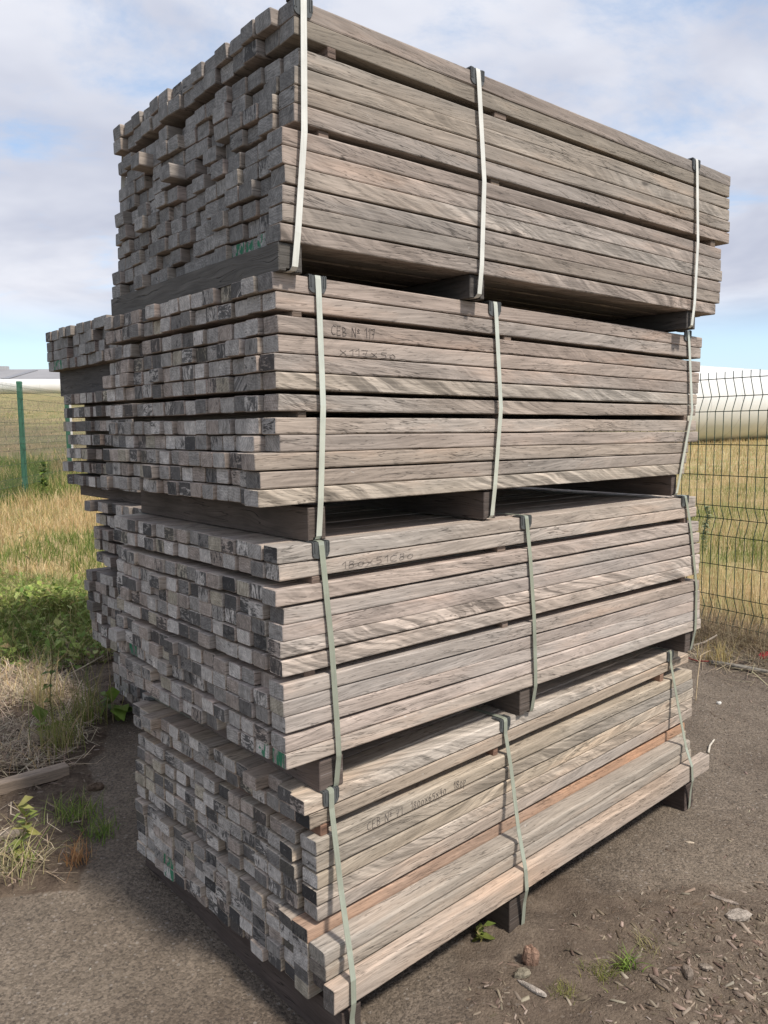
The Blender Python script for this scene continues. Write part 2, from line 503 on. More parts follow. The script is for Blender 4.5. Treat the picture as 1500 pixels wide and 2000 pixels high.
def bearer_wood():
    """like the timber but the grain runs along y"""
    m, t, b = new_mat('bearer_wood')
    oc = t.add('ShaderNodeTexCoord').outputs['Object']
    seed = t.attr('seed', 'Vector')
    tint = t.attr('tint', 'Color')
    px, py, pz = t.xyz(t.vmath('ADD', oc, seed))
    cr_ = t.math('ADD', pz, t.math('MULTIPLY', px, 0.8))
    wv = t.math('SUBTRACT', t.noise(t.comb(t.math('MULTIPLY', py, 4.0), t.math('MULTIPLY', cr_, 14.0), 0.0), 1, 2), 0.5)
    cw = t.math('ADD', cr_, t.math('MULTIPLY', wv, 0.05))
    n1 = t.noise(t.comb(t.math('MULTIPLY', py, 5.0), t.math('MULTIPLY', cw, 130.0), 0.0), 1, 5, 0.65)
    n2 = t.noise(t.comb(t.math('MULTIPLY', py, 5.0), t.math('MULTIPLY', cw, 20.0), 0.0), 1, 4, 0.6)
    ck = t.noise(t.comb(t.math('MULTIPLY', py, 3.0), t.math('MULTIPLY', cw, 60.0), 3.0), 1, 2, 0.5)
    ckf = t.step(t.math('ABSOLUTE', t.math('SUBTRACT', ck, 0.5)), 0.0, 0.016, 1.0, 0.0)
    ckf = t.math('MULTIPLY', ckf, t.step(n2, 0.45, 0.6))
    v = t.math('MULTIPLY', t.step(n1, 0.25, 0.75, 0.7, 1.25, False), t.step(n2, 0.25, 0.75, 0.6, 1.35, False))
    v = t.math('MULTIPLY', v, t.math('SUBTRACT', 1.0, t.math('MULTIPLY', ckf, 0.7)))
    t.put(b.inputs['Base Color'], t.gain(tint, v))
    b.inputs['Roughness'].default_value = 0.85
    b.inputs['Specular IOR Level'].default_value = 0.2
    t.put(b.inputs['Normal'], t.bump(t.math('SUBTRACT', n1, ckf), 0.7, 0.003))
    return m


M_BEAR = bearer_wood()
WOOD = [M_SIDE, M_END, M_BEAR]

# ---- single-stroke letters for the pencilled notes (unit height 1, baseline 0)
GLY = {
    'C': [[(.55, .9), (.3, 1), (.08, .7), (.05, .3), (.25, .02), (.55, .1)]],
    'E': [[(.5, 1), (.1, .97), (.06, 0), (.5, .04)], [(.08, .5), (.42, .52)]],
    'B': [[(.08, 0), (.1, 1), (.42, .9), (.4, .6), (.1, .52), (.5, .4), (.48, .08), (.08, 0)]],
    'N': [[(.05, 0), (.08, 1), (.5, .02), (.54, 1)]],
    'o': [[(.2, .98), (.08, .8), (.2, .62), (.34, .8), (.2, .98)], [(.05, .45), (.38, .47)]],
    '1': [[(.02, .68), (.26, 1), (.24, -.05)]],
    '7': [[(.02, .95), (.45, 1), (.2, 0)], [(.1, .5), (.4, .52)]],
    '8': [[(.4, .9), (.15, .95), (.12, .65), (.42, .4), (.38, .05), (.1, .05), (.1, .35), (.42, .7), (.4, .9)]],
    '0': [[(.25, .75), (.06, .5), (.08, .1), (.3, .02), (.46, .3), (.42, .65), (.25, .75)]],
    'x': [[(.05, .7), (.45, .1)], [(.45, .72), (.05, .05)]],
    '6': [[(.42, .95), (.12, .6), (.06, .15), (.3, .02), (.45, .3), (.25, .5), (.08, .3)]],
    '5': [[(.5, .95), (.12, .93), (.1, .55), (.4, .55), (.44, .15), (.08, .02)]],
    '4': [[(.3, .95), (.04, .4), (.5, .42)], [(.38, .7), (.34, 0)]],
    'p': [[(.08, .62), (.04, -.5)], [(.08, .5), (.32, .64), (.40, .38), (.08, .16)]],
    'D': [[(.08, 0), (.08, 1), (.45, .8), (.48, .3), (.08, 0)]],
}


def writing(parent, text, x, z, h, length, zslope=0.0, y=-0.0012, lw=0.0011, seed=1):
    if '  ' in text:
        n_ = len(text); q = 0
        for wd_ in text.split('  '):
            i_ = text.index(wd_, q); q = i_ + len(wd_)
            writing(parent, wd_, x + length * i_ / n_, z + zslope * length * i_ / n_, h, length * len(wd_) / n_, zslope, y, lw, seed + i_)
        return
    rng = random.Random(seed)
    adv = {' ': 0.5, '1': 0.42, 'o': 0.5}
    tot = sum(adv.get(c, 0.66) for c in text)
    k = length / tot
    mb = MB(); cx = x
    for c in text:
        a = adv.get(c, 0.66)
        if c != ' ':
            oz = rng.uniform(-0.05, 0.05) * h; sc = h * rng.uniform(0.88, 1.08)
            for st in GLY[c]:
                pts = [(cx + px * k + rng.gauss(0, 0.0004), z + oz + pz * sc + zslope * (cx - x) + rng.gauss(0, 0.0004)) for px, pz in st]
                for i in range(len(pts) - 1):
                    (xa, za), (xb, zb) = pts[i], pts[i + 1]
                    l = math.hypot(xb - xa, zb - za) or 1e-6
                    nx, nz = -(zb - za) / l * lw / 2, (xb - xa) / l * lw / 2
                    ex, ez = (xb - xa) / l * lw * 0.3, (zb - za) / l * lw * 0.3
                    q = [(xa - ex + nx, za - ez + nz), (xb + ex + nx, zb + ez + nz), (xb + ex - nx, zb + ez - nz), (xa - ex - nx, za - ez - nz)]
                    mb.loft([[(p, y + 0.0008, r_) for p, r_ in q], [(p, y, r_) for p, r_ in q]], 0, (0, 0))
        cx += a * k
    return mb.build('pencil_writing', M_PENCIL, parent)


GROUND_FACES = []


def make_bundle(label, v0, dyaw, rows, xs, lens, h, ncol, pitch, wdt, side, style, bearers, straps, spacers, seed,
                ztop_near, group, zb_bear, u0=0.95, bear_y=(0.0, None), extra=None, marks=None, paint=None, special=None, nparts=100,
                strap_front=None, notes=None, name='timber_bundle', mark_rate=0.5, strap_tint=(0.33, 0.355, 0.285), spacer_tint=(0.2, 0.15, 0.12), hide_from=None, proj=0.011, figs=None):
    """rows: [(z_near, z_far)] undersides, top row first, camera-relative. xs: near-end u of the front timber of each row."""
    rng = random.Random(seed)
    wx, wy = uv_world(u0, v0)
    zbase = zb_bear + EYE
    root = empty(name, (wx, wy, zbase), ANG_U + dyaw)
    tag(root, label, 'timber bundle', group)
    Z = lambda z: z + EYE - zbase
    cells = []
    nr = len(rows)
    colj = [rng.gauss(0, 0.006) for _ in range(ncol)]
    for c in range(ncol):
        for r_ in range(nr):
            cells.append((c, r_))
    cells.sort(key=lambda q: q[0])
    single = {}
    rest = MB()
    nsingle = 0
    rowshift = [[0.0] * ncol for _ in range(nr)]
    made = []
    for (c, r_) in cells:
        zn, zf = rows[r_]
        yc = c * pitch + rng.gauss(0, 0.0016)
        y0 = yc if c else 0.0
        ww = wdt + rng.uniform(-0.0030, 0.0002)
        if special and (r_, c) in special and special[(r_, c)].get('dy') is not None:
            y0 += special[(r_, c)]['dy']
        xn = xs[r_] - u0
        if c:
            o = rng.gauss(0, proj * (0.5 if proj > 0.012 else 0.36)) + colj[c] * 0.45
            if rng.random() < (0.16 if proj > 0.012 else 0.06):
                o += rng.choice((-1, 1)) * rng.uniform(0.008, 0.026)
            base = 0.62 * (sum(xs) / nr - u0) + 0.38 * xn
            xn = base + o
        x1 = xn + lens[r_] + rng.gauss(0, 0.003)
        sd_ = jit(rng, side, 0.10)
        if rng.random() < 0.2:
            sd_ = tuple(x * 0.86 for x in sd_)
        ec = end_colour(rng, style)
        mk = rng.uniform(0.0, 0.42)
        if rng.random() < mark_rate:
            mk = rng.uniform(0.42, 0.72) if rng.random() < 0.8 else rng.uniform(0.72, 0.98)
        if style == 0:
            mk *= 0.72
        pt = 0.0
        if paint and (r_, c) in paint:
            pt = 1.0
        if special and (r_, c) in special:
            s_ = special[(r_, c)]
            sd_ = s_.get('side', sd_); ec = s_.get('end', ec); mk = s_.get('mark', mk)
        gap = rng.uniform(0.0, 0.0007)
        single_it = nsingle < nparts if hide_from is None else (c >= hide_from and nsingle < nparts)
        mb = MB() if single_it else rest
        timber(mb, rng, xn, x1, y0, y0 + ww, Z(zn) + gap + (rng.gauss(0, 0.0007) if c else 0), Z(zf) + gap, h - (0.0004 if c == 0 else rng.uniform(0.0006, 0.0022)), sd_, ec, mk, pt,
               r=rng.uniform(0.0022, 0.0042) if c == 0 else rng.uniform(0.003, 0.0055),
               fig=(figs or {}).get(r_, rng.uniform(0, 0.35)) if c == 0 else rng.uniform(0, 0.5))
        if single_it:
            o = mb.build('timber', WOOD, root)
            nsingle += 1
            single[(r_, c)] = o
    if rest.f:
        o = rest.build('timber', WOOD, root)
        o['kind'] = 'stuff'
    depth = (ncol - 1) * pitch + wdt
    # bearers under the bundle
    zlow = min(min(r_) for r_ in rows)
    for i, (ua, ub) in enumerate(bearers):
        mb = MB()
        y0 = bear_y[0] + rng.uniform(-0.003, 0.003); y1 = depth if bear_y[1] is None else bear_y[1]
        bearer(mb, rng, ua - u0, ub - u0, y0, y1, 0.0, Z(zlow) - 0.001, jit(rng, (0.085, 0.066, 0.056) if style == 2 else (0.13, 0.105, 0.09) if style else (0.105, 0.095, 0.088), 0.12))  # bottom bundle's bearers get a darker tint, with the shade under it painted in
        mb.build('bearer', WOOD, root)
    # spacer sticks between groups of rows
    for (after, lst, thick) in spacers:
        for (ua, ub) in lst:
            zn, zf = rows[after]
            zb = max(rows[after + 1][0], 0 * 0 + rows[after + 1][0]) + h
            t_ = (0.5 * (ua + ub) - xs[after]) / lens[after]
            zt = zn + (zf - zn) * t_
            zb = rows[after + 1][0] + (rows[after + 1][1] - rows[after + 1][0]) * t_ + h
            mb = MB()
            bearer(mb, rng, ua - u0, ub - u0, 0.004 + rng.uniform(-0.006, 0.006), depth - 0.01, Z(zb) - 0.0008, Z(zt) + 0.0004, jit(rng, spacer_tint, 0.2), notch=False)
            mb.build('spacer_stick', WOOD, root)
    # straps
    for si, st in enumerate(straps):
        (ut, um, ub) = st
        xt, xm, xb = ut - u0, um - u0, ub - u0
        zt = Z(ztop_near)
        f = strap_front[si] if strap_front else None
        pts = [(xt, 0.004, zt + 0.0052), (xt, -0.0035, zt + 0.0035), (xt, -0.0052, zt - 0.004), (xt + (xm - xt) * 0.15, -0.0066, zt - 0.04)]
        if f:
            pts += [(a - u0, b, Z(c)) for a, b, c in f]
        else:
            pts += [(xm, -0.012, zt * 0.52), (xb + (xm - xb) * 0.2, -0.009, Z(zlow) + 0.02)]
        yb = bear_y[0]
        pts += [(xb, min(-0.002, yb - 0.004), 0.010), (xb, yb - 0.002, 0.0030), (xb, yb + 0.012, 0.0024),
                (xb, depth * 0.5, 0.0024), (xb, depth - 0.01, 0.0024), (xb, depth + 0.003, 0.004), (xb, depth + 0.006, 0.012),
                ((xb + xt) / 2, depth + 0.012, zt * 0.5), (xt, depth + 0.0055, zt - 0.004), (xt, depth + 0.0038, zt + 0.0035),
                (xt, depth - 0.004, zt + 0.0052), (xt, depth * 0.5, zt + 0.0032)]
        # round the corners a little by subdividing with Catmull-Rom only on the long front run
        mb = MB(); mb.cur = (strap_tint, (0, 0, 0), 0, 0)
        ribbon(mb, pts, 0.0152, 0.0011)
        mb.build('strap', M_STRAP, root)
        protector(root, xt, 0.0, zt, 1)
        protector(root, xt, depth, zt, -1)
    if notes:
        for (r_, text, ua, ub, zoff, hh, lw, sd2) in notes:
            tb = single[(r_, 0)]
            zn, zf = rows[r_]
            t_ = (ua - xs[r_]) / lens[r_]
            writing(tb, text, ua - u0, Z(zn + (zf - zn) * t_) + zoff, hh, ub - ua, (zf - zn) / lens[r_], y=-0.0012 + ((special or {}).get((r_, 0), {}).get('dy') or 0.0), lw=lw, seed=sd2)
    if extra:
        extra(root, rng, u0, Z)
    return root


GRP = 'strapped timber bundles of the near stack'
# --- bundle at the top
k1 = 0.975
B1 = make_bundle(
    'topmost bundle of dark grey battens in the near stack, against the sky', 1.41, math.radians(-1.05),
    [(.846, .843), (.810, .806), (.751, .765), (.713, .726), (.675, .688), (.638, .647), (.585, .585), (.548, .547), (.510, .510), (.469, .470), (.431, .432), (.391, .391)],
    [.993, .994, 1.002, .991, .989, .987, .957, .957, .963, .955, .955, .947],
    [1.848, 1.845, 1.842, 1.853, 1.862, 1.866, 1.838, 1.839, 1.841, 1.846, 1.842, 1.823],
    0.037, 15, 0.0624, 0.0612, (0.315, 0.264, 0.224), 0,
    [(.946, 1.005), (1.524, 1.578), (2.59, 2.645)],
    [(1.013, 1.004, .98), (1.536, 1.552, 1.546), (2.60, 2.61, 2.605)],
    [(1, [(1.077, 1.098), (1.61, 1.655)], .02), (5, [(1.053, 1.082), (1.599, 1.632), (2.735, 2.765)], .02)],
    11, .884, GRP, .3315, bear_y=(0.008, None), paint={(11, 1), (11, 2), (11, 3)}, figs={3: .55, 8: .8, 9: .3, 10: .5, 11: 1.0, 7: .5}, mark_rate=0.35, proj=0.015, strap_tint=(0.74, 0.73, 0.66))  # cream strap tint: bright sky reflection painted into the strap colour
# --- second bundle
B2 = make_bundle(
    'second bundle from the top of the near stack, pencilled CEB N 117 on its front', 1.44, 0.0,
    [(.2955, .281), (.2555, .2425), (.2065, .194), (.1645, .153), (.1255, .1155), (.0865, .075), (.039, .035), (-.0117, -.0205), (-.0495, -.0605), (-.0885, -.1005), (-.1285, -.1385), (-.1675, -.1765)],
    [.944, .953, .955, .954, .944, .949, .951, .944, .953, .889, .901, .895],
    [1.853, 1.842, 1.836, 1.84, 1.846, 1.83, 1.82, 1.831, 1.839, 1.832, 1.807, 1.808],
    0.0375, 15, 0.0599, 0.0590, (0.36, 0.297, 0.25), 1,
    [(1.027, 1.076), (1.62, 1.668), (2.63, 2.664)],
    [(1.06, 1.063, 1.052), (1.652, 1.669, 1.646), (2.691, 2.722, 2.648)],
    [(1, [(.995, 1.02), (1.702, 1.732)], .01), (6, [(1.009, 1.031), (1.682, 1.70), (2.695, 2.721)], .01)],
    22, .333, GRP, -.253, bear_y=(0.006, None), figs={2: .5, 4: .4, 5: 1.0, 6: .9, 11: 1.15}, mark_rate=0.42, strap_tint=(0.56, 0.58, 0.50),  # mid strap tint, sky sheen partly painted into the green
    notes=[(2, 'CEB No 117', 1.097, 1.232, 0.006, 0.021, 0.00075, 5), (3, 'x117x50', 1.12, 1.30, 0.004, 0.015, 0.0004, 8)])
# --- third bundle
B3 = make_bundle(
    'third bundle from top of the near stack, pale pinkish, green paint on its lowest corner', 1.43, 0.0,
    [(-.2935, -.2995), (-.333, -.338), (-.3865, -.3925), (-.430, -.4355), (-.467, -.4765), (-.504, -.5185), (-.547, -.555), (-.600, -.6165), (-.638, -.6565), (-.6765, -.693), (-.722, -.731), (-.7605, -.7685)],
    [.934, .938, .923, .943, .938, .933, .937, .935, .935, .938, .937, .938],
    [1.842, 1.841, 1.864, 1.854, 1.866, 1.878, 1.865, 1.873, 1.877, 1.877, 1.880, 1.886],
    0.0375, 15, 0.0613, 0.0603, (0.415, 0.35, 0.298), 1,
    [(1.035, 1.105), (1.763, 1.825), (2.724, 2.79)],
    [(1.049, 1.066, 1.081), (1.781, 1.807, 1.816), (2.69, 2.772, 2.767)],
    [(1, [(1.024, 1.047), (1.672, 1.707), (2.695, 2.718)], .01), (6, [(1.003, 1.033), (1.685, 1.71), (2.705, 2.731)], .01)],
    33, -.2585, GRP, -.846, strap_front=[[(1.055, -.0125, -.375), (1.066, -.015, -.50), (1.078, -.0165, -.715), (1.080, -.0165, -.765)], [(1.79, -.0125, -.375), (1.807, -.015, -.55), (1.815, -.0165, -.715), (1.816, -.0165, -.765)], [(2.72, -.0125, -.375), (2.772, -.015, -.60), (2.772, -.0165, -.715), (2.77, -.0165, -.765)]], bear_y=(0.0, None), paint={(11, 0), (11, 1), (9, 13)}, figs={2: .45, 4: .4, 5: 1.1, 6: 1.0, 9: .1}, mark_rate=0.55,
    special={**{(q, 0): {'dy': -0.007} for q in range(2, 7)}, **{(q, 0): {'dy': -0.009} for q in range(7, 11)}, (11, 0): {'dy': -0.011, 'mark': 0.3, 'end': (.3, .27, .24)}},
    notes=[(1, '180x51C80', 1.11, 1.345, 0.008, 0.017, 0.0004, 9)])


# --- bottom bundle
def b4_extra(root, rng, u0, Z):
    side = (0.31, 0.275, 0.225)
    def piece(xa, xb, y0, y1, zn, zf, h, tint, endc, mark, r=0.004):
        mb = MB()
        timber(mb, rng, xa - u0, xb - u0, y0, y1, Z(zn), Z(zf), h, tint, endc, mark, r=r)
        return mb.build('timber', WOOD, root)
    piece(.987, 2.757, -0.0635, -0.0015, -1.2255, -1.2255, 0.0365, (0.345, 0.30, 0.25), (.32, .29, .25), 0.05, 0.007)
    piece(.988, 2.767, -0.0635, -0.0015, -1.2635, -1.263, 0.0365, (0.32, 0.275, 0.225), (.22, .19, .16), 0.4, 0.006)
    piece(.998, 2.767, -0.0625, -0.0015, -1.3015, -1.301, 0.0365, (0.32, 0.275, 0.225), (.12, .1, .09), 0.5, 0.005)
    piece(.978, 2.835, -0.104, -0.0655, -1.3165, -1.3165, 0.0595, (0.42, 0.325, 0.25), (.16, .14, .125), 0.35, 0.004)


B4 = make_bundle(
    'bottom bundle of the near stack, pencilled CEB N 71, extra beam jutting along its foot', 1.42, math.radians(1.75),
    [(-.885, -.88), (-.925, -.921), (-.987, -.988), (-1.028, -1.026), (-1.071, -1.064), (-1.1105, -1.103), (-1.1505, -1.142),
     (-1.1985, -1.1965), (-1.2345, -1.2325), (-1.2695, -1.2675), (-1.3045, -1.3025), (-1.3395, -1.3375)],
    [.984, .999, 1.007, 1.008, 1.010, 1.007, 1.010, .984, .985, .985, .985, .985],
    [1.78, 1.85, 1.862, 1.864, 1.866, 1.866, 1.866, 1.86, 1.86, 1.86, 1.86, 1.86],
    0.0365, 15, 0.0606, 0.0597, (0.41, 0.34, 0.27), 2,
    [(1.015, 1.072), (1.635, 1.71), (2.68, 2.745)],
    [(1.06, 1.05, 1.044), (1.71, 1.70, 1.69), (2.697, 2.69, 2.71)],
    [(1, [(1.03, 1.055), (1.672, 1.692), (2.64, 2.665)], .01), (6, [(1.051, 1.087), (1.67, 1.70), (2.64, 2.68)], .01)],
    44, -.848, GRP, -1.44, bear_y=(-0.085, None), figs={0: .8, 2: .4, 3: .9, 4: .9, 5: 1.0, 6: .4}, mark_rate=0.62, paint={(11, 11), (10, 11)},
    special={(0, 0): {'side': (.44, .365, .29)}, **{(q, 0): {'dy': -.010} for q in (2, 3, 4, 6)}, (7, 0): {'side': (0.42, 0.26, 0.17), 'mark': 0.6, 'end': (.12, .11, .1)}, (1, 0): {'mark': 1.0, 'end': (.08, .075, .07)},  # top front timber light tan, lightened further to paint in a lit top face
             (5, 0): {'dy': -.010, 'mark': 0.95, 'end': (.1, .09, .085)}},
    strap_front=[[(1.05, -.047, -1.071), (1.039, -.088, -1.196), (1.030, -.1105, -1.252), (1.029, -.112, -1.307), (1.033, -.1, -1.355)],
                 [(1.71, -.026, -.984), (1.694, -.067, -1.151), (1.679, -.105, -1.252), (1.677, -.112, -1.31), (1.682, -.1, -1.355)],
                 [(2.697, -.036, -1.029), (2.688, -.080, -1.194), (2.679, -.1095, -1.256), (2.682, -.112, -1.312), (2.695, -.1, -1.355)]],
    notes=[(2, 'CEB No 71  1800x65x40  180p', 1.165, 1.535, 0.006, 0.020, 0.00085, 12)],
    extra=b4_extra, spacer_tint=(0.25, 0.15, 0.105))

# ------------------------------------------------------------------ rear stack (bigger section, ends seen left of the near stack)
GR2 = 'timber bundles of the rear stack'


def rear(label, vl, ncol, rows, h, seed, zb, bearers, ztop, style=1, u=1.49, paint=None, spac=None, mark_rate=0.45, dx=0.0, strap_t=True, mark=None):
    n = len(rows)
    rng = random.Random(seed)
    xs = [u + dx + rng.gauss(0, 0.012) for _ in range(n)]
    v0 = vl - (ncol - 1) * 0.081 - 0.0795
    return make_bundle(label, v0, 0.0, [(z, z) for z in rows], xs, [1.95] * n, h, ncol, 0.081, 0.0795, (0.25, 0.205, 0.175), style,
                       bearers, [(u + 0.3, u + 0.3, u + 0.3), (u + 1.6, u + 1.6, u + 1.6)], spac or [], seed, ztop, GR2, zb, u0=u, bear_y=(0.0, None),
                       paint=paint, hide_from=ncol - 8 if ncol > 8 else 0, nparts=100, mark_rate=mark_rate, name='timber_bundle', proj=0.016)


R1 = rear('highest bundle of the rear stack, square grey ends jutting left past the near stack', 4.56, 14,
          [.490, .437, .384, .331], 0.0525, 51, .195, [(1.56, 1.66), (2.4, 2.5), (3.1, 3.2)], .543, 0, paint={(3, 12), (3, 11)}, mark_rate=0.2)
r2rows = [.141 - .0705 * i for i in range(7)]
R2 = rear('rear stack bundle with rows parted by dark gaps, under the jutting grey ends', 4.33, 11, r2rows, 0.0525, 52, -.345,
          [(1.56, 1.63), (2.4, 2.48), (3.1, 3.18)], .1945, 1, mark_rate=0.6,
          spac=[(i, [(1.60, 1.64), (2.4, 2.44), (3.2, 3.24)], .018) for i in range(6)])
r3rows = [-.398 - .066 * i for i in range(5)]
R3 = rear('narrow rear stack bundle set back to the right, light gaps between rows', 3.96, 8, r3rows, 0.051, 53, -.715,
          [(1.56, 1.63), (2.4, 2.48), (3.1, 3.18)], -.346, 1,
          spac=[(i, [(1.60, 1.64), (2.4, 2.44), (3.2, 3.24)], .015) for i in range(4)])
r4rows = [-.765 - .0535 * i for i in range(7)]
R4 = rear('rear stack bundle with a visible planked top, second from the ground behind the bramble', 4.06, 9, r4rows, 0.0525, 54, -1.118,
          [(1.56, 1.63), (2.4, 2.48), (3.1, 3.18)], -.7125, 1)
r5rows = [-1.168 - .0535 * i for i in range(4)]
R5 = rear('lowest bundle of the rear stack, resting near the ground beside the tall weeds', 3.86, 8, r5rows, 0.0525, 55, -1.44,
          [(1.56, 1.63), (2.4, 2.48), (3.1, 3.18)], -1.1155, 1)

# ------------------------------------------------------------------ terrain
def sstep(x, a, b):
    t = np.clip((np.asarray(x, dtype=float) - a) / (b - a), 0, 1)
    return t * t * (3 - 2 * t)


_LAT = np.random.RandomState(7).rand(256, 256)


def vnoise(x, y, sc, off=0.0):
    x = np.asarray(x, dtype=float) * sc + off * 17.3 + 1000; y = np.asarray(y, dtype=float) * sc + off * 5.9 + 1000
    xi = np.floor(x).astype(int); yi = np.floor(y).astype(int)
    fx = x - xi; fy = y - yi
    fx = fx * fx * (3 - 2 * fx); fy = fy * fy * (3 - 2 * fy)
    g = lambda a, b: _LAT[a % 256, b % 256]
    return (g(xi, yi) * (1 - fx) + g(xi + 1, yi) * fx) * (1 - fy) + (g(xi, yi + 1) * (1 - fx) + g(xi + 1, yi + 1) * fx) * fy


def fbm(x, y, sc, oct_=4, off=0.0):
    r = 0; a = 0.5; n = 0
    for i in range(oct_):
        r = r + a * vnoise(x, y, sc * 2 ** i, off + i * 3.1); n += a; a *= 0.55
    return r / n


FT = (-0.545, 0.838)          # right fence direction
FO = (2.42, 5.0)
FN = (0.838, 0.545)           # outward


def fence_side(x, y):
    return (np.asarray(x) - FO[0]) * FN[0] + (np.asarray(y) - FO[1]) * FN[1]


_BX = np.array([2.20, 2.27, 2.48, 2.79, 3.24, 3.75, 4.4])
_BV = np.array([-0.90, -0.93, -0.99, -1.12, -1.28, -1.30, -1.25])


def soil_left(x, y):
    """signed distance-like: > 0 inside the weedy soil left of the stacks"""
    x = np.asarray(x, dtype=float); y = np.asarray(y, dtype=float)
    n = (fbm(x, y, 3.0, 4, 2.0) - 0.5) * 0.22
    d2 = np.interp(y, _BX, _BV) - x + n
    d1 = y - (2.24 - 0.12 * np.clip(-x - 1.0, 0, 3)) + n * 0.8
    return np.minimum(d1, d2)


def rise(x, y):
    x = np.asarray(x, dtype=float); y = np.asarray(y, dtype=float)
    yy = np.maximum(y, 0.5)
    L = sstep(-x / yy, 0.10, 0.33) * sstep(y, 3.0, 7.0)
    hl = 0.45 * sstep(y, 4.3, 13.0) + 0.066 * np.maximum(y - 11.0, 0) * sstep(y, 10, 16)
    hl = np.where(y > 100, hl[()] * 0 + 0.45 + 0.066 * 89 + 0.0 * y, hl)
    R = 0.0145 * np.maximum(y - 6.0, 0) * (y < 60) + (y >= 60) * 0.0145 * 54
    u_ = x * UX + y * UY; v_ = -x * UY + y * UX
    swell = 0.042 * sstep(v_, 1.5, 2.4) * sstep(2.6 - np.abs(u_ - 1.0), 0.0, 1.6) * sstep(5.5 - y, 0, 1.5)
    return L * hl + (1 - L) * R + swell


def height(x, y, micro=True):
    x = np.asarray(x, dtype=float); y = np.asarray(y, dtype=float)
    h = rise(x, y)
    if micro:
        sl = sstep(soil_left(x, y), -0.03, 0.12)
        fs = sstep(fence_side(x, y), -0.55, 0.1)
        rb = soil_right(x, y)
        rough = np.maximum(np.maximum(sl, fs), rb * 0.8)
        h = h + (fbm(x, y, 9.0, 4, 1.0) - 0.5) * (0.007 + 0.045 * rough) + sl * 0.018 + fs * 0.02
    return h


def soil_right(x, y):
    """crumbly soil with bark at the lower right"""
    x = np.asarray(x, dtype=float); y = np.asarray(y, dtype=float)
    n = (fbm(x, y, 2.2, 3, 4.0) - 0.5) * 0.5
    return sstep(2.42 + 0.0 * x - y + n, -0.12, 0.3) * sstep(x + n * 0.3, 0.05, 0.35)


def axis(lo, hi, step, far_lo, far_hi, grow=1.13):
    a = list(np.arange(lo, hi + 1e-6, step))
    s = step; v = hi
    while v < far_hi:
        s *= grow; v += s; a.append(v)
    s = step; v = lo; b = []
    while v > far_lo:
        s *= grow; v -= s; b.append(v)
    return np.array(b[::-1] + a)


gx = axis(-3.2, 3.0, 0.022, -900, 900)
gy = axis(1.2, 6.4, 0.022, -40, 1200, 1.1)
GX, GY = np.meshgrid(gx, gy)
GZ = height(GX, GY)
nx_, ny_ = len(gx), len(gy)
vs = np.stack([GX.ravel(), GY.ravel(), GZ.ravel()], 1)
ii = np.arange(ny_ - 1)[:, None] * nx_ + np.arange(nx_ - 1)[None, :]
fs_ = np.stack([ii, ii + 1, ii + nx_ + 1, ii + nx_], -1).reshape(-1, 4)


def np_mesh(name, verts, faces, mat, attrs=None, smooth=False, parent=None):
    """faces: (n,k) int array"""
    me = bpy.data.meshes.new(name)
    n, k = faces.shape
    me.vertices.add(len(verts)); me.vertices.foreach_set('co', verts.astype(np.float32).ravel())
    me.loops.add(n * k); me.loops.foreach_set('vertex_index', faces.astype(np.int32).ravel())
    me.polygons.add(n); me.polygons.foreach_set('loop_start', np.arange(0, n * k, k, dtype=np.int32))
    me.update(calc_edges=True)
    if smooth:
        me.polygons.foreach_set('use_smooth', np.ones(n, dtype=bool))
    for nm, dom, arr in (attrs or []):
        if arr.ndim == 2:
            a = me.attributes.new(nm, 'FLOAT_COLOR', dom)
            c = np.ones((len(arr), 4), dtype=np.float32); c[:, :3] = arr
            a.data.foreach_set('color', c.ravel())
        else:
            a = me.attributes.new(nm, 'FLOAT', dom)
            a.data.foreach_set('value', arr.astype(np.float32))
    for mt in (mat if isinstance(mat, (list, tuple)) else [mat]):
        me.materials.append(mt)
    o = bpy.data.objects.new(name, me); COL.objects.link(o)
    if parent: o.parent = parent
    return o


